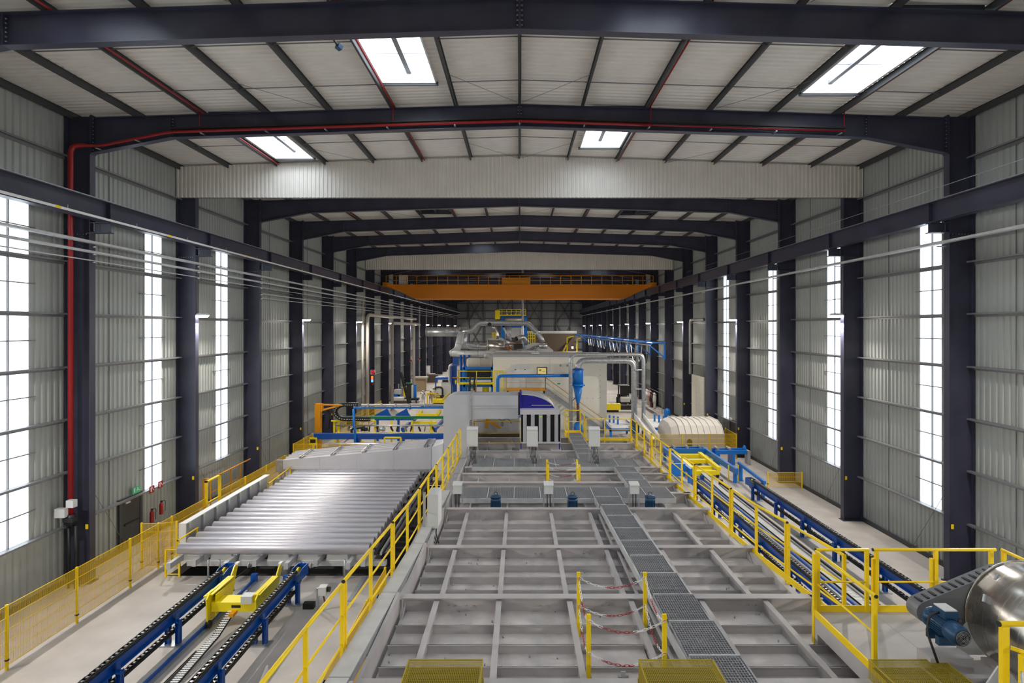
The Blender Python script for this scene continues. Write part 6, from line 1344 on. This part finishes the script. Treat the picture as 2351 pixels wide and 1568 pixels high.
p = F_(1007, 921); t = thing('floor_sweeper', 'round black machine with grey screen beside the gold suits', 'machine', (p.x, p.y, 0)); part('frame', MB().tube(bend([(p.x-.5, p.y, 0), (p.x-.5, p.y, 1.75), (p.x+.5, p.y, 1.75), (p.x+.5, p.y, 0)], .4), .12, 8), 'rubber', t); part('screen', MB().box(p.x-.4, p.x+.4, p.y, p.y+.1, .8, 1.6), 'box_white', t); part('base', MB().box(p.x-.6, p.x+.6, p.y-.2, p.y+.6, .0, .7), 'black', t); part('yellow_cap', MB().box(p.x-.2, p.x+.2, p.y-.25, p.y-.2, .5, .7), 'yellow', t)
p = F_(1004, 928); t = thing('yellow_trough', 'yellow trough with green white sheet leaning on it', 'trough', (p.x, p.y, 0)); part('body', MB().box(p.x-.6, p.x+1.0, p.y, p.y+1.2, .15, .55), 'bright_yellow', t); part('base', MB().box(p.x-.5, p.x+.9, p.y+.1, p.y+1.1, 0, .15), 'black', t); part('sheet', MB().prism([(p.x+.6, p.y+.2, .6), (p.x+2.0, p.y+.2, 1.8), (p.x+2.1, p.y+.2, 1.1), (p.x+1.2, p.y+.2, .4)], (0, .05, 0)), 'cloth_white', t); part('edge', MB().bar((p.x+.55, p.y+.15, .6), (p.x+2.0, p.y+.15, 1.85), .1), 'bright_yellow', t)
p = F_(993, 926.5); t = thing('suit_rack', 'yellow rack bar in front of the gold suited figure', 'rack', (p.x, p.y-.4, 0)); part('bar', MB().box(p.x-.65, p.x+.55, p.y-.45, p.y-.35, 1.25, 1.37), 'yellow', t); part('post', MB().box(p.x-.62, p.x-.5, p.y-.45, p.y-.35, 0, 1.25), 'yellow', t); part('post', MB().box(p.x+.4, p.x+.52, p.y-.45, p.y-.35, 0, 1.25), 'yellow', t)
# suited figures: one continuous skin each
def figure(lab, px, py, h, m, hood, arms):
    p = F_(px, py); s = h/1.72
    t = thing('person', lab, 'person', (p.x, p.y, 0))
    J = [(0,0,.95,.16), (0,0,1.15,.15), (0,0,1.38,.165), (0,0,1.5,.075), (0,-.02,1.6,.09)]     # pelvis up to the head
    E = [(0,1), (1,2), (2,3), (3,4)]
    for sg in (-1, 1):
        i = len(J); J += [(sg*.1,0,.85,.115), (sg*.12,-.02,.48,.085), (sg*.13,.0,.09,.06), (sg*.14,-.14,.05,.045)]; E += [(0,i), (i,i+1), (i+1,i+2), (i+2,i+3)]
        i = len(J); a = arms[0 if sg < 0 else 1]; J += [(sg*.2,0,1.42,.075)]+[(sg*q[0], q[1], q[2], r) for q, r in zip(a, (.06, .045, .04))]; E += [(2,i), (i,i+1), (i+1,i+2), (i+2,i+3)]
    me = bpy.data.meshes.new('body'); me.from_pydata([(j[0]*s, j[1]*s, j[2]*s) for j in J], E, []); o = bpy.data.objects.new('body', me); COL.objects.link(o)
    md = o.modifiers.new('Skin', 'SKIN'); md.use_smooth_shade = True
    for k, sv in enumerate(me.skin_vertices[0].data): sv.radius = (J[k][3]*s, J[k][3]*s*.85); sv.use_root = (k == 0)
    sb = o.modifiers.new('Subsurf', 'SUBSURF'); sb.levels = 1; sb.render_levels = 1
    me2 = bpy.data.meshes.new_from_object(o.evaluated_get(bpy.context.evaluated_depsgraph_get())); bpy.data.objects.remove(o)
    me2.materials.clear(); me2.materials.append(MAT[m]); o = bpy.data.objects.new('body', me2); COL.objects.link(o); o.parent = t
    part('helmet', MB().lathe((p.x, p.y-.02*s, 1.5*s), [(.1*s, 0), (.13*s, .06*s), (.13*s, .16*s), (.09*s, .23*s), (.02*s, .25*s)], n=14), hood, t); part('visor', MB().lathe((p.x, p.y-.1*s, 1.6*s), [(.085*s, 0), (.07*s, .05*s), (.02*s, .06*s)], (0, -1, 0), 12), 'black', t)
    part('jacket_hem', MB().lathe((p.x, p.y, .72*s), [(.235*s, 0), (.2*s, .22*s), (.175*s, .4*s), (.19*s, .6*s), (.12*s, .72*s)], n=16), m, t)
up_arm = [(.34, -.05, 1.25), (.3, -.22, 1.42), (.24, -.26, 1.52)]; dn = [(.3, .02, 1.15), (.36, -.06, .9), (.37, -.1, .78)]
figure('person in silver white heat protection suit standing in the left aisle', 971.5, 927.5, 1.62, 'suit', 'white', (up_arm, dn))
figure('person in a gold brown suit with white helmet behind the yellow rack', 989, 927, 1.66, 'wood', 'white', (dn, dn))
figure('person in white hood standing behind the gold suited figure', 995, 922, 1.75, 'cloth_white', 'white', (dn, dn))
# small camera hanging from the front girder
t = thing('security_camera', 'dark camera on an arm below the top roof girder', 'camera', at(776, 105, 14.6)); part('arm', MB().cyl(at(755, 74, 13.9), at(775, 104, 14.6), .03, 8), 'black', t); part('head', MB().bar(at(774, 104, 14.6), at(783, 112, 14.7), .14, .12), 'motor_blue', t); part('cable', MB().tube([at(757, 80, 14), at(768, 86, 14.3), at(772, 98, 14.6)], .008, 5), 'galv', t)
